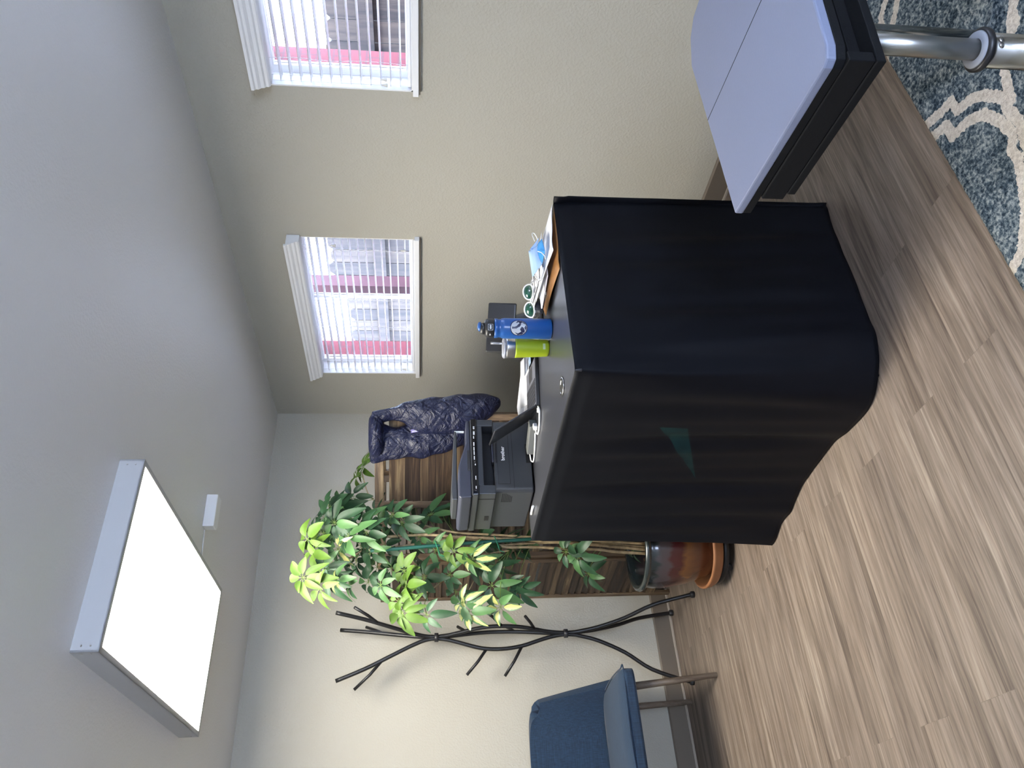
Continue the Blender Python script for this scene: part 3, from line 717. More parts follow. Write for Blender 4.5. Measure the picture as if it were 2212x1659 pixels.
# face mask
FMk = thing('face_mask', (-0.93, -2.45, TZ + .04), 'pale blue disposable face mask with white ear loops on the papers', 'face mask')
M_mask = mat('mask light blue', (0.42, 0.58, 0.82), 0.75, bscale=250, bstr=.2); M_maskd = mat('mask deep blue', (0.06, 0.30, 0.66), 0.7)
mk = MB()
MQ = [(-0.885, -2.445, 1.084), (-1.000, -2.435, 1.078), (-0.975, -2.475, 1.046), (-0.885, -2.480, 1.048)]
def fm(u, v):
    a, b, c_, d = [Vector(q) for q in MQ]; p = a.lerp(b, u).lerp(d.lerp(c_, u), v)
    return p + Vector((-.006, -.012, .004)) * math.sin(PI * u) * math.sin(PI * v) + Vector((0, 0, -.003)) * math.sin(v * 20) * .3
mk.grid(fm, 12, 10); mk.build('panel', M_mask, FMk, solid=.001)
mk = MB()
def fm2(u, v):
    a, b, c_, d = [Vector(q) for q in ((-0.870, -2.470, 1.052), (-0.975, -2.478, 1.046), (-0.955, -2.52, 1.041), (-0.888, -2.51, 1.045))]
    p = a.lerp(b, u).lerp(d.lerp(c_, u), v); p.z += .010 * math.sin(PI * u) * (1 - v); return p
mk.grid(fm2, 8, 8); mk.build('inner_fold', M_maskd, FMk, solid=.001)
mk = MB()
mk.grid(lambda u, v: Vector((-0.885 + .062 * u - .008 * v, -2.450 - .012 * v, 1.060 + .022 * v * (1 - u) - .018 * u)), 6, 4); mk.build('crumpled_end', M_mask, FMk, solid=.001)
for q in ([(-0.845, -2.455, 1.060), (-0.815, -2.46, 1.068), (-0.80, -2.45, 1.058), (-0.815, -2.44, 1.047), (-0.845, -2.44, 1.046)],
          [(-0.995, -2.44, 1.072), (-1.020, -2.45, 1.064), (-1.028, -2.45, 1.052), (-1.010, -2.46, 1.044), (-0.985, -2.47, 1.043)],
          [(-0.930, -2.49, 1.060), (-0.955, -2.51, 1.052), (-0.985, -2.525, 1.046), (-1.0, -2.525, 1.043)]):
    MB().tube(catmull(q, 6), .0018, 6).build('ear_loop', M_wcable, FMk)
# sunglasses
SG = thing('sunglasses', (-0.95, -2.22, TZ + .04), 'white-framed sunglasses with green lenses beside the blue bottle', 'sunglasses')
M_sgf = mat('white glasses frame', (.75, .75, .74), .3); M_lens = mat('dark green mirror lens', (.012, .07, .045), .06, spec=.9, coat=1)
gM = frame((-0.935, -2.235, TZ + .062), (-.72, .69, -.10), (-.80, -.55, .30))
for sx_, nm in ((.033, 1), (-.033, -1)):
    prof_ = [(-.026, .010), (-.012, .017), (.010, .018), (.026, .012), (.028, 0), (.018, -.014), (.0, -.019), (-.018, -.014), (-.028, -.002)]
    pts_ = [gM @ Vector((sx_ + x * nm, y, .004 - .12 * (sx_ + x * nm) ** 2 * 8)) for x, y in prof_]
    cl = catmull(pts_ + [pts_[0]], 4)
    MB().tube(cl, .0030, 8, cap=False).build('lens_rim', M_sgf, SG)
    lm = MB(); c0 = lm.bm.verts.new(sum((Vector(p) for p in cl), Vector()) / len(cl) + gM.to_3x3() @ Vector((0, 0, .002)))
    lv_ = [lm.bm.verts.new(p) for p in cl[:-1]]
    for k in range(len(lv_)): lm.face([c0, lv_[k], lv_[(k + 1) % len(lv_)]], True)
    lm.build('lens', M_lens, SG, solid=.0012)
    MB().tube(catmull([gM @ Vector((sx_ + .028 * nm, .008, -.006)), gM @ Vector((.066 * nm, .008, -.03)), gM @ Vector((.064 * nm, .006, -.08)), gM @ Vector((.058 * nm, -.012, -.115))], 5), [.0035] * 10 + [.0028] * 6, 8).build('temple_arm', M_sgf, SG)
MB().tube([gM @ Vector((-.007, .006, .003)), gM @ Vector((0, .008, .005)), gM @ Vector((.007, .006, .003))], .003, 8).build('bridge', M_sgf, SG)
# dark cloth case under the glasses
cs = MB(); cs.lathe([(.006, -.075), (.016, -.06), (.019, 0), (.016, .06), (.005, .075)], (0, 0, 0), 16, Matrix.Translation((-0.925, -2.195, TZ + .0195)) @ Matrix.Rotation(.6, 4, 'Z') @ Matrix.Rotation(PI / 2, 4, 'Y'))
tag(cs.build('glasses_case', mat('dark glasses case', (.012, .013, .02), .6)), 'small dark case lying beneath the sunglasses', 'case')

STEMS=[([(-1.405,-0.970,0.375),(-1.377,-0.970,0.595),(-1.356,-0.970,0.819),(-1.341,-0.970,0.975),(-1.331,-0.970,1.126),(-1.321,-0.970,1.296),(-1.307,-0.970,1.439),(-1.312,-0.970,1.660),(-1.280,-0.970,1.765),(-1.252,-0.970,1.842),(-1.310,-0.970,1.902)],0.01,0.005),([(-1.424,-0.970,0.378),(-1.408,-0.962,0.529),(-1.391,-0.955,0.616),(-1.383,-0.947,0.750),(-1.367,-0.939,0.906),(-1.361,-0.932,1.051),(-1.333,-0.924,1.127),(-1.304,-0.920,1.283),(-1.321,-0.920,1.416),(-1.346,-0.920,1.591),(-1.343,-0.920,1.700),(-1.384,-0.920,1.773),(-1.432,-0.920,1.845),(-1.497,-0.920,1.924)],0.009,0.004),([(-1.391,-0.970,0.372),(-1.348,-0.940,0.700),(-1.338,-0.910,1.036),(-1.346,-0.880,1.170),(-1.363,-0.850,1.241),(-1.453,-0.850,1.316),(-1.518,-0.850,1.392),(-1.567,-0.850,1.469),(-1.614,-0.850,1.522)],0.007,0.003),([(-1.383,-0.990,0.376),(-1.353,-0.987,0.709),(-1.331,-0.976,0.930),(-1.307,-0.959,1.129),(-1.281,-0.935,1.305),(-1.216,-0.904,1.483),(-1.147,-0.866,1.598),(-1.073,-0.821,1.671),(-0.981,-0.769,1.736),(-0.827,-0.710,1.777)],0.008,0.003),([(-1.396,-0.970,1.045),(-1.377,-0.900,1.127),(-1.371,-0.830,1.179),(-1.453,-0.830,1.193),(-1.566,-0.830,1.252)],0.004,0.002)]
STAKE=[(-1.305,-0.950,0.353),(-1.361,-1.000,1.134),(-1.404,-1.020,1.692)]
CLUSTERS=[
((-1.546,-1.074,1.973),(-1.481,-0.920,1.904),'l',0.066),
((-1.366,-1.074,1.971),(-1.296,-0.970,1.887),'l',0.068),
((-1.410,-1.047,1.946),(-1.449,-0.920,1.864),'l',0.069),
((-1.248,-0.912,1.971),(-1.296,-0.970,1.887),'g',0.068),
((-1.402,-1.047,1.836),(-1.396,-0.920,1.791),'v',0.055),
((-1.552,-1.057,1.829),(-1.408,-0.920,1.809),'v',0.050),
((-1.491,-1.037,1.888),(-1.449,-0.920,1.864),'g',0.056),
((-1.599,-1.077,1.895),(-1.481,-0.920,1.904),'l',0.053),
((-1.504,-0.869,1.791),(-1.384,-0.920,1.773),'g',0.053),
((-1.199,-0.921,1.827),(-1.266,-0.970,1.803),'g',0.053),
((-1.296,-1.099,1.855),(-1.266,-0.970,1.803),'g',0.067),
((-1.084,-0.824,1.917),(-1.004,-0.782,1.719),'g',0.070),
((-1.093,-0.815,1.858),(-1.027,-0.795,1.703),'g',0.069),
((-1.019,-0.769,1.867),(-0.981,-0.769,1.736),'g',0.054),
((-0.788,-0.700,1.770),(-0.904,-0.739,1.757),'l',0.069),
((-0.844,-0.700,1.806),(-0.866,-0.725,1.767),'l',0.057),
((-1.031,-0.833,1.806),(-1.027,-0.795,1.703),'g',0.051),
((-1.267,-1.013,1.745),(-1.296,-0.970,1.712),'g',0.062),
((-1.348,-1.099,1.707),(-1.312,-0.970,1.660),'g',0.064),
((-1.401,-1.002,1.689),(-1.312,-0.970,1.660),'g',0.056),
((-1.494,-0.863,1.705),(-1.345,-0.920,1.646),'g',0.060),
((-1.564,-1.008,1.640),(-1.602,-0.850,1.509),'g',0.060),
((-1.442,-0.896,1.600),(-1.339,-0.920,1.548),'g',0.051),
((-1.370,-0.817,1.770),(-1.354,-0.920,1.718),'g',0.050),
((-1.395,-0.883,1.825),(-1.384,-0.920,1.773),'g',0.067),
((-1.367,-1.095,1.789),(-1.296,-0.970,1.712),'g',0.066),
((-1.302,-0.994,1.911),(-1.281,-0.970,1.872),'g',0.062),
((-1.262,-1.097,1.593),(-1.309,-0.970,1.549),'g',0.051),
((-1.276,-1.048,1.551),(-1.308,-0.970,1.494),'g',0.069),
((-1.051,-0.759,1.486),(-1.232,-0.911,1.439),'g',0.069),
((-1.055,-0.809,1.584),(-1.164,-0.875,1.570),'g',0.057),
((-1.193,-0.948,1.416),(-1.249,-0.919,1.394),'g',0.066),
((-1.095,-0.760,1.315),(-1.304,-0.920,1.283),'g',0.066),
((-1.105,-0.846,1.357),(-1.281,-0.935,1.305),'g',0.069),
((-1.507,-1.034,1.536),(-1.555,-0.850,1.450),'l',0.062),
((-1.572,-1.034,1.524),(-1.567,-0.850,1.469),'l',0.068),
((-1.702,-1.031,1.542),(-1.602,-0.850,1.509),'l',0.056),
((-1.642,-1.008,1.556),(-1.602,-0.850,1.509),'l',0.053),
((-1.492,-0.900,1.442),(-1.502,-0.850,1.373),'g',0.070),
((-1.719,-1.053,1.434),(-1.530,-0.850,1.411),'g',0.051),
((-1.351,-0.814,1.487),(-1.327,-0.920,1.460),'g',0.061),
((-1.390,-0.982,1.391),(-1.318,-0.970,1.332),'g',0.055),
((-1.438,-1.083,1.313),(-1.324,-0.970,1.254),'l',0.059),
((-1.512,-0.978,1.328),(-1.453,-0.850,1.316),'g',0.051),
((-1.539,-0.834,1.295),(-1.538,-0.830,1.237),'g',0.051),
((-1.481,-1.084,1.230),(-1.329,-0.970,1.169),'v',0.053),
((-1.292,-0.888,1.157),(-1.342,-0.895,1.103),'g',0.069),
((-1.436,-0.917,1.193),(-1.377,-0.900,1.127),'g',0.066),
((-1.666,-1.043,1.275),(-1.538,-0.830,1.237),'v',0.053),
((-1.704,-1.029,1.250),(-1.538,-0.830,1.237),'v',0.059),
((-1.324,-0.810,1.072),(-1.338,-0.910,1.036),'g',0.067),
((-1.318,-0.817,0.999),(-1.340,-0.918,0.952),'g',0.059),
((-1.464,-0.958,1.114),(-1.396,-0.970,1.045),'g',0.065),
((-1.556,-0.961,1.054),(-1.364,-0.935,0.979),'g',0.056),
((-1.594,-0.983,1.011),(-1.366,-0.937,0.942),'g',0.053),
((-1.572,-0.991,1.139),(-1.396,-0.970,1.045),'g',0.070),
((-1.698,-1.063,1.109),(-1.396,-0.970,1.045),'v',0.060),
((-1.420,-1.002,0.781),(-1.385,-0.949,0.717),'g',0.052),
((-1.452,-1.021,0.725),(-1.387,-0.951,0.683),'g',0.066),
((-1.437,-0.848,0.667),(-1.391,-0.955,0.616),'g',0.057),
((-1.477,-0.872,0.653),(-1.396,-0.957,0.595),'g',0.065),
((-1.344,-0.899,0.711),(-1.348,-0.940,0.700),'g',0.063),
((-1.351,-0.880,0.452),(-1.391,-0.970,0.372),'g',0.030),
((-1.378,-0.896,0.427),(-1.391,-0.970,0.372),'g',0.030),
((-1.352,-0.959,1.633),(-1.346,-0.920,1.591),'g',0.065),
((-1.384,-0.900,1.587),(-1.339,-0.920,1.548),'g',0.056),
((-1.406,-0.826,1.669),(-1.345,-0.920,1.618),'g',0.063),
((-1.343,-0.932,1.742),(-1.343,-0.920,1.700),'g',0.050),
((-1.305,-0.941,1.471),(-1.321,-0.920,1.416),'g',0.055),
((-1.316,-0.905,1.069),(-1.338,-0.910,1.036),'g',0.059),
((-1.317,-0.863,0.939),(-1.343,-0.925,0.868),'g',0.063),
((-1.347,-0.869,1.941),(-1.432,-0.920,1.845),'g',0.057),
((-1.491,-0.913,1.879),(-1.449,-0.920,1.864),'g',0.065),
((-1.193,-0.860,1.638),(-1.164,-0.875,1.570),'g',0.057),
((-1.140,-0.856,1.685),(-1.128,-0.854,1.616),'g',0.067),
((-1.183,-0.900,1.929),(-1.252,-0.970,1.842),'g',0.070)]
# small white marker lying by the printer's left side
tag(MB().tube([(-1.452, -1.560, TZ + .006), (-1.458, -1.500, TZ + .006)], .0055, 10).build('marker_pen', M_wcable), 'short white marker lying beside the printer at the table edge', 'pen')

# ================================================================ folding screen
M_slatwood = woodmat('dark stained slat wood', [(0.28, (0.012, 0.007, 0.005)), (0.42, (0.034, 0.020, 0.012)), (0.56, (0.068, 0.042, 0.024)), (0.70, (0.14, 0.092, 0.052)), (0.82, (0.24, 0.17, 0.10))], (16, 16, 1.6), 0.5, 1.3)
M_slath = woodmat('dark stained louvre wood', [(0.28, (0.012, 0.007, 0.005)), (0.42, (0.032, 0.019, 0.012)), (0.54, (0.062, 0.038, 0.022)), (0.66, (0.12, 0.080, 0.044)), (0.80, (0.30, 0.22, 0.12))], (2.0, 2.0, 34), 0.5, 1.3)
SC = thing('folding_screen', (-1.1, -.5, 0), 'dark wooden louvred folding screen standing in the corner behind the plant', 'folding screen')
SH = 1.690
nodes = [(-1.297, -0.040), (-1.243, -0.500), (-0.870, -0.760), (-0.775, -1.215), (-1.118, -0.868)]
for k in range(4):
    a, b = Vector((*nodes[k], 0)), Vector((*nodes[k + 1], 0)); d = (b - a); w_ = d.length - .008; d.normalize(); n = Vector((-d.y, d.x, 0))
    a = a + d * .004
    if k == 3: a = a - n * 0; 
    M = Matrix(((d.x, n.x, 0, a.x), (d.y, n.y, 0, a.y), (0, 0, 1, 0), (0, 0, 0, 1)))
    q = bpy.data.objects.new('panel', None); col.objects.link(q); q.parent = SC; q.location = (a + d * w_ / 2) - SC.location
    st_, T_ = .034, .019
    MB().box((0, -T_ / 2, .0), (st_, T_ / 2, SH), M).build('stile', M_slatwood, q, bevel=.002)
    MB().box((w_ - st_, -T_ / 2, .0), (w_, T_ / 2, SH), M).build('stile', M_slatwood, q, bevel=.002)
    for z0, z1 in ((SH - .044, SH), (.10, .15), (.83, .87)) if k != 3 else ((SH - .044, SH), (.10, .15)):
        MB().box((st_, -T_ / 2, z0), (w_ - st_, T_ / 2, z1), M).build('cross_rail', M_slath, q, bevel=.002)
    mb = MB(); z = .175; pitch = .0385
    while z < SH - .075:
        if not (.80 < z < .885 and k != 3):
            mb2 = M @ Matrix.Translation((0, 0, z)) @ Matrix.Rotation(math.radians(76), 4, 'X')
            mb.box((st_, -.0205, -.0028), (w_ - st_, .0205, .0028), mb2)
        z += pitch
    mb.build('louvres', M_slath, q)
for k in (1, 2, 3):
    for z in (.25, 1.45):
        MB().tube([(nodes[k][0], nodes[k][1], z), (nodes[k][0], nodes[k][1], z + .06)], .005, 8).build('hinge', M_steel, SC)

# ================================================================ jacket over the screen corner
def jacket_mat():
    m, nt, b = newmat('navy quilted nylon')
    b.inputs['Base Color'].default_value = (0.0062, 0.0085, 0.030, 1); b.inputs['Roughness'].default_value = 0.42; b.inputs['Specular IOR Level'].default_value = .4
    tc = N(nt, 'ShaderNodeTexCoord')
    nz = N(nt, 'ShaderNodeTexNoise', Scale=16.0, Detail=4.0, Roughness=.6, Distortion=1.2); nt.links.new(tc.outputs['Object'], nz.inputs['Vector'])
    b1_ = N(nt, 'ShaderNodeBump', Strength=.9, Distance=.022); nt.links.new(nz.outputs[0], b1_.inputs['Height'])
    hs = []
    for s in (1, -1):
        mp = nt.nodes.new('ShaderNodeMapping'); nt.links.new(tc.outputs['Object'], mp.inputs['Vector']); mp.inputs['Rotation'].default_value = (0, s * math.radians(38), 0)
        wv = N(nt, 'ShaderNodeTexWave', Scale=5.2, Distortion=.6); wv.inputs['Detail'].default_value = 1
        nt.links.new(mp.outputs[0], wv.inputs['Vector'])
        r = ramp(nt, [(0.0, (0, 0, 0)), (0.12, (1, 1, 1))]); nt.links.new(wv.outputs[0], r.inputs[0]); hs.append(r)
    mu = N(nt, 'ShaderNodeMath', operation='MULTIPLY'); nt.links.new(hs[0].outputs[0], mu.inputs[0]); nt.links.new(hs[1].outputs[0], mu.inputs[1])
    b2_ = N(nt, 'ShaderNodeBump', Strength=.6, Distance=.003); nt.links.new(mu.outputs[0], b2_.inputs['Height']); nt.links.new(b1_.outputs[0], b2_.inputs['Normal'])
    nt.links.new(b2_.outputs[0], b.inputs['Normal']); return m
M_jack = jacket_mat()
J = thing('jacket', (-0.84, -1.2, 1.69), 'navy quilted jacket hung over the top corner of the folding screen', 'jacket')
def lobe(spec, name, squash=1.0, ph=0.0):
    """spec: list of (z, x_left, x_right, y_mid, thickness)"""
    R_ = []; C_ = catmull([(z, xl, xr) for z, xl, xr, ym, t in spec], 5); D_ = catmull([(z, ym, t) for z, xl, xr, ym, t in spec], 5)
    for (z, xl, xr), (_, ym, t) in zip([tuple(v) for v in C_], [tuple(v) for v in D_]):
        ring = []
        for k in range(28):
            a = 2 * PI * k / 28; cx, rx = (xl + xr) / 2, (xr - xl) / 2
            f = 1 + .07 * math.sin(3 * a + z * 31 + ph) + .06 * math.sin(5 * a - z * 47 + ph) + .05 * math.sin(z * 95 + a)
            x = cx + rx * math.cos(a) * (1 + .03 * math.sin(z * 55 + a)); y = ym + t * math.sin(a) * f - (x - cx) * .55
            ring.append(Vector((x, y, z)))
        R_.append(ring)
    mb = MB(); mb.rings(R_); return mb.build(name, M_jack, J, sub=1)
lobe([(1.712, -.955, -.820, -1.115, .030), (1.700, -.972, -.806, -1.118, .045), (1.66, -.970, -.806, -1.122, .050), (1.60, -.962, -.830, -1.128, .052), (1.52, -.955, -.822, -1.135, .052), (1.46, -.962, -.816, -1.140, .052), (1.40, -.950, -.806, -1.15, .050), (1.34, -.936, -.795, -1.155, .050), (1.26, -.905, -.780, -1.16, .048), (1.20, -.87, -.765, -1.165, .042), (1.16, -.84, -.76, -1.17, .02)], 'front_panel')
lobe([(1.700, -.850, -.796, -1.235, .028), (1.66, -.840, -.792, -1.240, .035), (1.60, -.826, -.782, -1.250, .035), (1.55, -.835, -.762, -1.250, .045), (1.50, -.872, -.752, -1.245, .055), (1.43, -.888, -.742, -1.245, .060), (1.36, -.888, -.738, -1.25, .060), (1.27, -.880, -.728, -1.255, .060), (1.19, -.850, -.722, -1.26, .055), (1.13, -.812, -.724, -1.265, .045), (1.09, -.775, -.736, -1.265, .03), (1.078, -.762, -.748, -1.265, .01)], 'sleeve', ph=2)
lobe([(1.715, -.94, -.81, -1.17, .05), (1.698, -.965, -.797, -1.18, .070), (1.672, -.968, -.797, -1.18, .075), (1.652, -.955, -.800, -1.18, .06), (1.645, -.94, -.81, -1.18, .03)], 'collar', ph=1)
patM = frame((-.873, -1.2085, 1.487), (.12, -.10, -.92), (-.48, -.87, 0))
pt = MB().box((-.026, -.008, -.001), (.026, .008, .003), patM).build('label_patch', mat('purple woven patch', (.16, .14, .32), .7), J)
text('patagonia', .0105, 'patch_lettering', mat('white thread', (.8, .8, .8), .6), patM @ Matrix.Translation((0, -.001, .0035)), pt)

# ================================================================ plant, pot, saucer, caddy
def pot_mat():
    m, nt, b = newmat('glazed pot'); tc = N(nt, 'ShaderNodeTexCoord'); sx = N(nt, 'ShaderNodeSeparateXYZ'); nt.links.new(tc.outputs['Object'], sx.inputs[0])
    mp = nt.nodes.new('ShaderNodeMapping'); mp.inputs['Scale'].default_value = (24, 24, 5); nt.links.new(tc.outputs['Object'], mp.inputs['Vector'])
    nz = N(nt, 'ShaderNodeTexNoise', Scale=1.0, Detail=4.0); nt.links.new(mp.outputs[0], nz.inputs['Vector'])
    a = N(nt, 'ShaderNodeMath', operation='MULTIPLY_ADD'); a.inputs[1].default_value = .10; nt.links.new(nz.outputs[0], a.inputs[0]); nt.links.new(sx.outputs[2], a.inputs[2])
    s = N(nt, 'ShaderNodeMapRange'); s.inputs['From Min'].default_value = .13; s.inputs['From Max'].default_value = .49; nt.links.new(a.outputs[0], s.inputs[0])
    r = ramp(nt, [(0.0, (.045, .013, .008)), (.25, (.085, .026, .011)), (.42, (.14, .052, .013)), (.50, (.055, .008, .008)), (.62, (.050, .010, .012)), (.68, (.055, .040, .042)), (.80, (.048, .040, .042)), (.86, (.018, .024, .024)), (1.0, (.022, .030, .030))])
    nt.links.new(s.outputs[0], r.inputs[0]); nt.links.new(r.outputs[0], b.inputs['Base Color']); b.inputs['Roughness'].default_value = .22; b.inputs['Coat Weight'].default_value = .5
    return m
px, py = -1.400, -0.972
PC = thing('plant_caddy', (px, py, 0), 'low black wheeled caddy beneath the terracotta saucer', 'plant caddy')
MB().lathe([(.165, .028), (.172, .032), (.172, .052), (.165, .055)], (px, py, 0), 48).build('platform', M_black, PC)
for k in range(4):
    t = k * PI / 2 + .5; c_ = Vector((px + .145 * math.cos(t), py + .145 * math.sin(t), .0155))
    MB().lathe([(.0155, -.010), (.0155, .010)], (0, 0, 0), 18, Matrix.Translation(c_) @ Matrix.Rotation(t, 4, 'Z') @ Matrix.Rotation(PI / 2, 4, 'Y')).build('caster', M_black, PC)
M_terra = mat('terracotta', (.28, .115, .045), .55, var=.15, vscale=8)
sa = MB().lathe([(.001, .0555), (.165, .0555), (.178, .062), (.184, .075), (.188, .080), (.190, .098), (.194, .102), (.194, .112), (.188, .115), (.181, .112), (.172, .080), (.150, .070), (.001, .068)], (px, py, 0), 64, cap=False)
tag(sa.build('saucer', M_terra), 'wide terracotta saucer under the big glazed pot', 'saucer')
PT = MB().lathe([(.001, .0705), (.120, .0705), (.128, .076), (.150, .14), (.172, .22), (.184, .30), (.186, .36), (.180, .395), (.176, .402), (.176, .408), (.196, .414), (.200, .424), (.197, .434), (.186, .437), (.172, .434), (.168, .424), (.166, .36), (.150, .345), (.001, .345)], (px, py, 0), 72, cap=False)
tag(PT.build('plant_pot', pot_mat()), 'large glazed pot with dark rim and red-brown drip glaze, holding the umbrella plant', 'pot')
M_leaf = mat('dark green leaf', (.020, .056, .024), .42, var=.45, vscale=9, spec=.3)
M_leaf2 = mat('mid green leaf', (.055, .125, .042), .42, var=.3, vscale=9, spec=.3)
M_lleaf = mat('lime young leaf', (.060, .115, .015), .5, var=.3, vscale=12, spec=.25)
def vleaf():
    m, nt, b = newmat('variegated leaf'); at = nt.nodes.new('ShaderNodeAttribute'); at.attribute_name = 'mid'
    tc = N(nt, 'ShaderNodeTexCoord'); nz = N(nt, 'ShaderNodeTexNoise', Scale=22.0, Detail=3.0); nt.links.new(tc.outputs['Object'], nz.inputs['Vector'])
    a = N(nt, 'ShaderNodeMath', operation='MULTIPLY_ADD'); a.inputs[1].default_value = 1.1; nt.links.new(nz.outputs[0], a.inputs[0]); nt.links.new(at.outputs['Fac'], a.inputs[2])
    r = ramp(nt, [(0.97, (.40, .39, .12)), (1.03, (.05, .12, .045))]); mr = N(nt, 'ShaderNodeMath', operation='MULTIPLY'); mr.inputs[1].default_value = 1.0
    nt.links.new(a.outputs[0], mr.inputs[0]); nt.links.new(mr.outputs[0], r.inputs[0])
    nt.links.new(r.outputs[0], b.inputs['Base Color']); b.inputs['Roughness'].default_value = .38; return m
M_vleaf = vleaf()
M_stem = mat('pale brown stem bark', (.36, .27, .15), .7, var=.35, vscale=40, bscale=60, bstr=.6, bdist=.004)
M_petiole = mat('green petiole', (.16, .24, .06), .5)
PL = thing('umbrella_plant', (px, py, .345), 'tall variegated umbrella plant tied to a green stake in front of the folding screen', 'plant')
for pts, ra, rb in STEMS:
    cp = catmull(pts, 5); n = len(cp) - 1
    MB().tube(cp, [(ra * .8 + (rb - ra * .8) * i / n) * (1 + .16 * (i % 3 == 0)) for i in range(n + 1)], 9).build('stem', M_stem, PL)
MB().tube(catmull(STAKE, 6), .0085, 10).build('stake', mat('green plastic stake', (.012, .085, .060), .4), PL)
for k in (.36, .74):
    i_ = 0 if k < .5 else 1
    c_ = Vector(STAKE[i_]).lerp(Vector(STAKE[i_ + 1]), k if k < .5 else .45) if i_ else Vector(STAKE[1]) - Vector((0, 0, .03))
    ring = [c_ + Vector((.032 * math.cos(t), .026 * math.sin(t) + .012, .012 * math.cos(t + .5))) for t in [2 * PI * q / 14 for q in range(15)]]
    MB().tube(ring + [c_ + Vector((-.050, -.010, -.01)), c_ + Vector((-.06, -.015, -.03))], .0022, 6).build('garden_tie', mat('green garden tie', (.02, .25, .12), .5), PL)
mb = MB(); rnd = random.Random(4)
for k in range(150):
    t, r_ = rnd.uniform(0, 2 * PI), .145 * math.sqrt(rnd.random()); s_ = rnd.uniform(.008, .016)
    M = Matrix.Translation((px + r_ * math.cos(t), py + r_ * math.sin(t), .3475)) @ Matrix.Rotation(rnd.uniform(0, 6), 4, 'Z') @ Matrix.Rotation(rnd.uniform(-.4, .4), 4, 'X')
    mb.box((-s_, -s_ * .6, -.002), (s_, s_ * .6, .006), M)
tag(mb.build('bark_mulch', mat('bark chips', (.12, .055, .030), .9, var=.4, vscale=30), PL), kind='stuff')
pet = MB(); fol = {'g': MB(), 'l': MB(), 'v': MB()}
rnd = random.Random(9)
camp = Vector((-2.83, -4.4, 1.45))
def leaflet(mb, o_, d, up, L_, W_, droop, layer, slots):
    d = d.normalized(); sd = d.cross(up).normalized(); up2 = sd.cross(d).normalized(); n = 7
    rows_ = []
    for i in range(n + 1):
        t = i / n; wd = W_ * (math.sin(PI * min(1, .03 + .955 * t ** .9)) ** .70) * .5
        c_ = o_ + d * (L_ * t) + Vector((0, 0, -1)) * (droop * L_ * t * t) - up2 * 0
        row = []
        for s_ in (-1, -.5, 0, .5, 1):
            v = mb.bm.verts.new(c_ + sd * (wd * s_) + up2 * (abs(s_) * wd * .20)); v[layer] = abs(s_) * .75; row.append(v)
        rows_.append(row)
    mb.mi = slots
    for a, b in zip(rows_, rows_[1:]):
        for q in range(4): mb.face([a[q], a[q + 1], b[q + 1], b[q]], True)
lay = {k: m_.bm.verts.layers.float.new('mid') for k, m_ in fol.items()}
for c_, b_, ty, L_ in CLUSTERS:
    c_, b_ = Vector(c_), Vector(b_)
    out = (c_ - b_); out.z = 0
    out = out.normalized() if out.length > .01 else Vector((-.4, -.9, 0))
    tc_ = (camp - c_).normalized()
    ax = (Vector((0, 0, .75)) + out * .45 + tc_ * .65 + Vector([rnd.uniform(-.45, .45) for _ in range(3)])).normalized()
    md = (b_ + c_) / 2 + Vector((0, 0, .02)) + out * .015
    pet.tube(catmull([b_, md, c_], 4), .0019, 5)
    e1 = ax.orthogonal().normalized(); e2 = ax.cross(e1); nl = rnd.choice([6, 7, 8]) if L_ > .04 else 5; ph = rnd.uniform(0, 6)
    for k in range(nl):
        t = ph + 2 * PI * k / nl + rnd.uniform(-.12, .12)
        d = (e1 * math.cos(t) + e2 * math.sin(t)) * .92 + ax * rnd.uniform(.0, .45)
        LL = L_ * rnd.uniform(1.0, 1.5)
        stalk = c_ + d.normalized() * .018
        pet.tube([c_, stalk], .0013, 4)
        slot = 0
        if ty == 'g': slot = 1 if rnd.random() < .30 else 0
        if ty == 'v': slot = 0 if rnd.random() < .62 else 1
        leaflet(fol[ty], stalk, d, ax, LL, LL * rnd.uniform(.42, .54), rnd.uniform(.30, .85), lay[ty], slot)
fol['g'].build('foliage', [M_leaf, M_leaf2], PL, fix=False)
tag(fol['l'].build('young_foliage', [M_lleaf], PL, fix=False), 'bright lime young leaves')
tag(fol['v'].build('variegated_foliage', [M_vleaf, M_leaf2], PL, fix=False), 'cream and green variegated leaves')
tag(pet.build('leaf_stalks', M_petiole, PL), kind='stuff')

# ================================================================ coat rack
CR = thing('coat_rack', (-1.571, -.234, 0), 'black metal tree-shaped coat rack of three curved poles by the back wall', 'coat rack')
feet = [(-1.454, -0.473), (-1.419, -0.060), (-1.842, -0.202)]
cx, cy = -1.571, -.234
prof = [(0.0, 1.0), (.03, .985), (.22, .74), (.36, .40), (.50, .16), (.60, .055), (.64, .03), (.71, .03), (.80, .10), (.92, .235), (1.03, .285), (1.14, .255), (1.26, .12), (1.34, .04), (1.42, .035), (1.50, .14), (1.62, .36), (1.75, .60), (1.895, .82)]
hooks = {0: [(1.03, .13, 1.14), (1.68, .12, 1.80), (0.85, .10, 0.91)], 1: [(1.20, .10, 1.26), (1.66, .09, 1.76), (.95, .08, 1.0)], 2: [(.92, .15, 1.02), (1.11, .13, 1.22), (1.66, .14, 1.80)]}
def rk(k, z):
    for (za, fa), (zb, fb) in zip(prof, prof[1:]):
        if za <= z <= zb: f = fa + (fb - fa) * (z - za) / (zb - za); break
    dx, dy = feet[k][0] - cx, feet[k][1] - cy
    L_ = math.hypot(dx, dy); dx, dy = dx / L_, dy / L_
    R_ = {0: .262, 1: .232, 2: .272}[k] if z < .63 else .245
    if k == 1 and z > .63: R_ = .16
    return Vector((cx + dx * R_ * f, cy + dy * R_ * f, z)), Vector((dx, dy, 0))
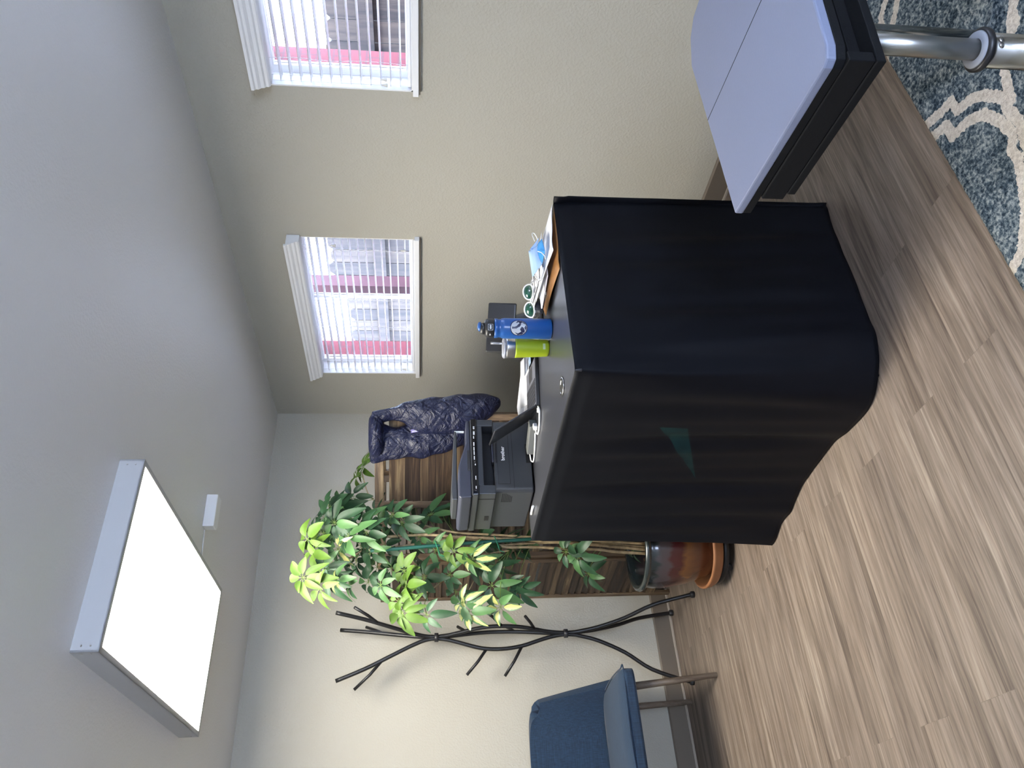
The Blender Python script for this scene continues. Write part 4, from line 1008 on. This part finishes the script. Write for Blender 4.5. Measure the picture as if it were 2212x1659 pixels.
for k in range(3):
    pts = catmull([tuple(rk(k, z)[0]) for z, _ in prof], 4)
    for p in pts: p.z = max(p.z, .006)
    MB().tube(pts, .0105, 12).build('pole', M_black, CR)
    f0 = rk(k, 0)[0]
    MB().lathe([(.016, 0), (.018, .002), (.018, .016), (.013, .024)], (f0.x, f0.y, 0), 16).build('foot_cap', M_blackp, CR)
    for zb, rr, zt in hooks[k]:
        p, d = rk(k, zb); MB().tube([p, p + d * rr * .5 + Vector((0, 0, (zt - zb) * .45)), p + d * rr + Vector((0, 0, zt - zb))], .0080, 10).build('hook', M_black, CR)
for z in (.677, 1.378):
    MB().lathe([(.020, -.011), (.0235, -.010), (.0235, .010), (.020, .011)], (cx, cy, z), 24).build('clamp_ring', M_blackp, CR)

# ================================================================ blue chair
def fabric(name, c1, c2):
    m, nt, b = newmat(name); rs = []
    for sc_ in ((420, 420, 12), (14, 420, 420), (420, 14, 420)):
        mp = mapped(nt, sc_); nz = N(nt, 'ShaderNodeTexNoise', Scale=1.0, Detail=2.0); nt.links.new(mp.outputs[0], nz.inputs['Vector']); rs.append(nz)
    a = N(nt, 'ShaderNodeMath', operation='ADD'); nt.links.new(rs[0].outputs[0], a.inputs[0]); nt.links.new(rs[1].outputs[0], a.inputs[1])
    a2 = N(nt, 'ShaderNodeMath', operation='MULTIPLY'); a2.inputs[1].default_value = .5; nt.links.new(a.outputs[0], a2.inputs[0])
    r = ramp(nt, [(.38, c1), (.62, c2)]); nt.links.new(a2.outputs[0], r.inputs[0]); nt.links.new(r.outputs[0], b.inputs['Base Color'])
    b.inputs['Roughness'].default_value = .85; b.inputs['Sheen Weight'].default_value = .15; bump(nt, b, a2.outputs[0], .5, .0015); return m
M_blueF = fabric('blue woven upholstery', (.0025, .013, .034), (.009, .034, .074))
M_legw = woodmat('grey brown leg wood', [(.3, (.040, .028, .020)), (.5, (.095, .070, .050)), (.7, (.16, .125, .092))], (30, 30, 4), .5, 1.2)
CH = thing('upholstered_chair', (-2.17, -.37, 0), 'blue fabric chair with tapered wooden legs against the back wall', 'chair')
ccx = -2.175
# seat cushion: crowned pad
def pad(u, v, top):
    return 0
sw, y0s, y1s = .310, -.635, -.120
mb = MB(); rings_ = []
def sect(y, w_, z0, z1, cr):
    out = []; n = 40
    for k in range(n):
        t = 2 * PI * k / n; c_, s_ = math.cos(t), math.sin(t); e = .22
        x = w_ * (abs(c_) ** e) * (1 if c_ > 0 else -1); zz = (abs(s_) ** e) * (1 if s_ > 0 else -1)
        z = (z0 + z1) / 2 + (z1 - z0) / 2 * zz + (cr * (1 - (x / w_) ** 2) if zz > 0 else 0); out.append(Vector((ccx + x, y, z)))
    return out
for y, w_, z0, z1, cr in ((-.648, .27, .452, .478, .0), (-.645, .297, .440, .490, .003), (-.630, .308, .435, .499, .006), (-.56, .314, .433, .504, .014), (-.40, .312, .432, .508, .018), (-.22, .296, .432, .505, .012), (-.12, .280, .435, .495, .0)):
    rings_.append(sect(y, w_, z0, z1, cr))
mb.rings(rings_); mb.build('seat', M_blueF, CH)
pp_ = catmull([(ccx + .296, -.14, .494), (ccx + .314, -.40, .500), (ccx + .312, -.60, .496), (ccx + .299, -.638, .489), (ccx, -.650, .499), (ccx - .299, -.638, .489), (ccx - .312, -.60, .496), (ccx - .314, -.40, .500), (ccx - .296, -.14, .494)], 8)
MB().tube(pp_, .0035, 8).build('piping', M_blueF, CH)
mb = MB()
def backf(u, v):
    s_ = 2 * u - 1; z = .440 + .445 * v + .008 * (1 - s_ * s_) * v
    hw = .340 - .062 * v - (.030 * max(0, (v - .86) / .14) ** 2)
    wrap_ = abs(s_) ** 3.2
    y = -.085 - .17 * wrap_ * (1 - .62 * v) + .035 * v
    if v > .93: z -= .050 * abs(s_) ** 10 * ((v - .93) / .07)
    return Vector((ccx + hw * s_, y, z))
mb.grid(backf, 32, 20); bo = mb.build('backrest', M_blueF, CH, solid=.045, off=0, bevel=.016, seg=4)
def leg(tx, ty, fx, fy, zt):
    M = None; pts = [Vector((tx, ty, zt)), Vector((tx, ty, zt)).lerp(Vector((fx, fy, .004)), .5), Vector((fx, fy, .004)), Vector((fx, fy, 0))]
    R_ = []
    for p, r_ in zip(pts, (.019, .0165, .0135, .0120)):
        R_.append([p + Vector((r_ * math.cos(2 * PI * k / 16), r_ * math.sin(2 * PI * k / 16), 0)) for k in range(16)])
    m_ = MB(); m_.rings(list(reversed(R_))); m_.build('leg', M_legw, CH)
leg(-1.935, -.555, -1.897, -.560, .436); leg(-1.952, -.17, -1.920, -.100, .436); leg(-2.415, -.555, -2.453, -.560, .436); leg(-2.40, -.17, -2.43, -.100, .436)

# ================================================================ treatment table (near right)
M_vinyl = mat('blue-grey vinyl', (.20, .222, .315), .48, bscale=160, bstr=.35, bdist=.0012, spec=.5)
M_vside = mat('dark textured side panel', (.0055, .0060, .0070), .75, spec=.2, bscale=260, bstr=.35, bdist=.001)
ET = thing('treatment_table', (-1.28, -3.5, 0), 'dark treatment table with blue-grey vinyl top on a chrome telescopic column', 'treatment table')
H_ = .75
poly = [(-1.544, -3.242), (-1.000, -3.262), (-0.930, -3.300), (-0.905, -3.345), (-0.935, -3.760), (-1.02, -3.800), (-1.600, -3.690), (-1.622, -3.677), (-1.625, -3.660)]
def shrink(P_, d):
    c_ = Vector((-1.26, -3.5)); return [tuple(Vector(p) + (c_ - Vector(p)).normalized() * d) for p in P_]
mb = MB(); mb.prism(poly, H_ - .020, H_); mb.build('cushion', M_vinyl, ET, bevel=.004)
MB().tube([(-1.223, -3.2570, H_ - .0004), (-1.277, -3.593, H_ - .0004), (-1.304, -3.745, H_ - .0004)], .0012, 6).build('seam', M_line, ET)
MB().prism(shrink(poly, .002), H_ - .038, H_ - .0205).build('cushion_board', M_vside, ET, bevel=.002)
# side boxes: the end facing the camera is open
dS = (Vector((-1.625, -3.677)) - Vector((-1.545, -3.250))).normalized(); nS = Vector((-dS.y, dS.x)) * -1
def sp(a, b): return (-1.558 + dS.x * a + nS.x * b, -3.300 + dS.y * a + nS.y * b)
if (Vector(sp(0, 1)) - Vector(sp(0, 0))).x < 0: nS = -nS
LSD = .388
mb = MB(); mb.prism([sp(0, 0), sp(LSD, 0), sp(LSD, .022), sp(0, .022)], .662, H_ - .0385); mb.build('side_panel', M_vside, ET, bevel=.002)
mb = MB(); mb.prism([sp(.02, -.002), sp(LSD + .003, -.003), sp(LSD + .003, .56), sp(.02, .56)], .644, .6615); mb.build('bottom_frame', M_vside, ET, bevel=.002)
mb = MB(); mb.prism([sp(.0, .5), sp(LSD, .5), sp(LSD, .52), sp(0, .52)], .662, H_ - .0385); mb.build('side_panel', M_vside, ET)
mb = MB(); mb.prism([sp(.03, .0225), sp(.05, .0225), sp(.05, .4995), sp(.03, .4995)], .662, H_ - .0385); mb.build('back_panel', M_vside, ET)
tb = MB(); tb.prism([sp(.055, .03), sp(LSD - .03, .03), sp(LSD - .03, .045), sp(.055, .045)], .662, .700).prism([sp(LSD - .045, .046), sp(LSD - .03, .046), sp(LSD - .03, .49), sp(LSD - .045, .49)], .662, .685); tb.build('inner_tray', M_vside, ET, bevel=.002)
cc = (-1.528, -3.655)
MB().lathe([(.0195, .40), (.0195, .6438)], (*cc, 0), 40).build('inner_tube', mat('satin chrome', (.42, .42, .40), .36, 1.0), ET)
MB().lathe([(.0315, .0375), (.0315, .400)], (*cc, 0), 48).build('outer_tube', M_chrome, ET)
MB().lathe([(.0200, .4005), (.040, .4005), (.0405, .408), (.036, .412), (.0200, .412)], (*cc, 0), 40).build('collar', M_blackp, ET)
MB().lathe([(.0200, .4122), (.0345, .4122), (.033, .4150), (.0200, .4150)], (*cc, 0), 40, cap=False).build('collar_ring', mat('pale ring', (.30, .31, .34), .6), ET)
for t in (-2.2, -1.9):
    MB().lathe([(.0045, 0), (.005, .002), (.002, .003)], (0, 0, 0), 12, Matrix.Translation((cc[0] + .0312 * math.cos(t - .1), cc[1] + .0312 * math.sin(t - .1), .384)) @ Matrix.Rotation(t - .1, 4, 'Z') @ Matrix.Rotation(PI / 2, 4, 'Y')).build('screw', M_steel, ET)
MB().lathe([(.20, .0145), (.20, .024), (.06, .034), (.034, .0370)], (*cc, 0), 48).build('column_base', M_vside, ET)
for q in ((-1.05, -3.40), (-1.05, -3.65)):
    MB().lathe([(.0315, .0145), (.0315, .6438)], (*q, 0), 32).build('rear_column', M_chrome, ET)

# ================================================================ rug
def rug_mat():
    m, nt, b = newmat('shaggy rug'); tc = N(nt, 'ShaderNodeTexCoord')
    n1 = N(nt, 'ShaderNodeTexNoise', Scale=95.0, Detail=3.0, Roughness=.7); n2 = N(nt, 'ShaderNodeTexNoise', Scale=38.0, Detail=2.0)
    for n_ in (n1, n2): nt.links.new(tc.outputs['Object'], n_.inputs['Vector'])
    r1 = ramp(nt, [(.30, (.010, .018, .030)), (.42, (.040, .062, .082)), (.52, (.115, .145, .165)), (.62, (.26, .29, .29)), (.75, (.42, .44, .42))])
    a = N(nt, 'ShaderNodeMath', operation='MULTIPLY_ADD'); a.inputs[1].default_value = .35
    s_ = N(nt, 'ShaderNodeMath', operation='SUBTRACT'); s_.inputs[1].default_value = .175
    nt.links.new(n2.outputs[0], a.inputs[0]); nt.links.new(n1.outputs[0], s_.inputs[0]); nt.links.new(s_.outputs[0], a.inputs[2]); nt.links.new(a.outputs[0], r1.inputs[0])
    r2 = ramp(nt, [(.3, (.42, .37, .31)), (.6, (.66, .60, .52))]); nt.links.new(n1.outputs[0], r2.inputs[0])
    at = nt.nodes.new('ShaderNodeAttribute'); at.attribute_name = 'cream'
    ad = N(nt, 'ShaderNodeMath', operation='MULTIPLY_ADD'); ad.inputs[1].default_value = .5; nt.links.new(n1.outputs[0], ad.inputs[0]); nt.links.new(at.outputs['Fac'], ad.inputs[2])
    g = ramp(nt, [(.70, (0, 0, 0)), (.78, (1, 1, 1))]); nt.links.new(ad.outputs[0], g.inputs[0])
    mx = N(nt, 'ShaderNodeMixRGB'); nt.links.new(g.outputs[0], mx.inputs[0]); nt.links.new(r1.outputs[0], mx.inputs[1]); nt.links.new(r2.outputs[0], mx.inputs[2])
    nt.links.new(mx.outputs[0], b.inputs['Base Color']); b.inputs['Roughness'].default_value = .95; b.inputs['Specular IOR Level'].default_value = .1
    bump(nt, b, n1.outputs[0], .9, .008); return m
lines = [
 ([(-0.960, -3.10), (-1.016, -3.12), (-1.045, -3.191), (-1.057, -3.236), (-1.099, -3.235), (-1.121, -3.288), (-1.152, -3.32), (-1.215, -3.356), (-1.259, -3.35), (-1.309, -3.357), (-1.40, -3.33)], .012),
 ([(-1.02, -3.55), (-1.06, -3.50), (-1.115, -3.456), (-1.161, -3.4), (-1.197, -3.386), (-1.245, -3.37)], .012),
 ([(-1.04, -3.09), (-1.077, -3.134), (-1.093, -3.184), (-1.141, -3.183), (-1.159, -3.246), (-1.193, -3.292), (-1.254, -3.316), (-1.317, -3.327), (-1.348, -3.299), (-1.389, -3.301), (-1.50, -3.25), (-1.58, -3.18), (-1.60, -3.10)], .012),
 ([(-0.45, -3.30), (-0.524, -3.24), (-0.547, -3.185), (-0.606, -3.162), (-0.66, -3.10)], .011), ([(-0.52, -3.33), (-0.581, -3.271), (-0.617, -3.225), (-0.638, -3.178), (-0.70, -3.10)], .011),
 ([(-1.02, -3.60), (-1.062, -3.497), (-1.097, -3.486), (-1.115, -3.456)], .012)]
def dseg(p, a, b):
    ax, ay = b[0] - a[0], b[1] - a[1]; t = max(0, min(1, ((p[0] - a[0]) * ax + (p[1] - a[1]) * ay) / (ax * ax + ay * ay + 1e-12)))
    return math.hypot(p[0] - a[0] - ax * t, p[1] - a[1] - ay * t)
def trellis(x, y):      # the same double-ogee lattice carried on over the rest of the rug
    X_, Y_ = (x + 1.2) / .62, (y + 3.36) / .50
    d = abs(math.cos(PI * X_) * .5 + math.cos(PI * Y_) * .5)
    return abs(d - .10)
xs, ys_ = [], []
x = -3.6
while x < .0 - .05: xs.append(x); x += .006 if -1.75 < x < -.45 else .03
y = -4.9
while y < -3.1235: ys_.append(y); y += .006 if y > -3.66 else .03
ys_.append(-3.123)
bm = bmesh.new(); lay_ = bm.verts.layers.float.new('cream'); G_ = []; rnd = random.Random(8)
for x in xs:
    row = []
    for y in ys_:
        near = -1.72 < x < -.46 and y > -3.66
        e = 1 if near else 0
        if near:
            d = min((dseg((x, y), a, b) / (w_ * 1.3) for L_, w_ in lines for a, b in zip(L_, L_[1:]))); cr = max(0, min(1, 1.55 - d * .75)) * 1.0
            cr = 1.0 if d < .85 else (0.45 if d < 1.2 else 0.0)
        else: cr = 1.0 if trellis(x, y) < .045 else 0
        edge = min(1, (-3.123 - y) / .012) * 1.0
        v = bm.verts.new((x, y, .0015 + .0115 * max(0, edge) ** .5 + rnd.uniform(-.0016, .0016) * (edge > 0))); v[lay_] = cr; row.append(v)
    G_.append(row)
for i in range(len(xs) - 1):
    for j in range(len(ys_) - 1):
        f = bm.faces.new((G_[i][j], G_[i + 1][j], G_[i + 1][j + 1], G_[i][j + 1])); f.smooth = True
# close the underside so the rug has body
lo = [bm.verts.new((xs[0], ys_[0], 0)), bm.verts.new((xs[-1], ys_[0], 0)), bm.verts.new((xs[-1], ys_[-1], 0)), bm.verts.new((xs[0], ys_[-1], 0))]
bm.faces.new(lo)
me = bpy.data.meshes.new('area_rug'); bm.to_mesh(me); bm.free(); me.materials.append(rug_mat())
ro = bpy.data.objects.new('area_rug', me); col.objects.link(ro)
tag(ro, 'blue-grey shaggy area rug with cream lattice lines on the plank floor', 'rug')
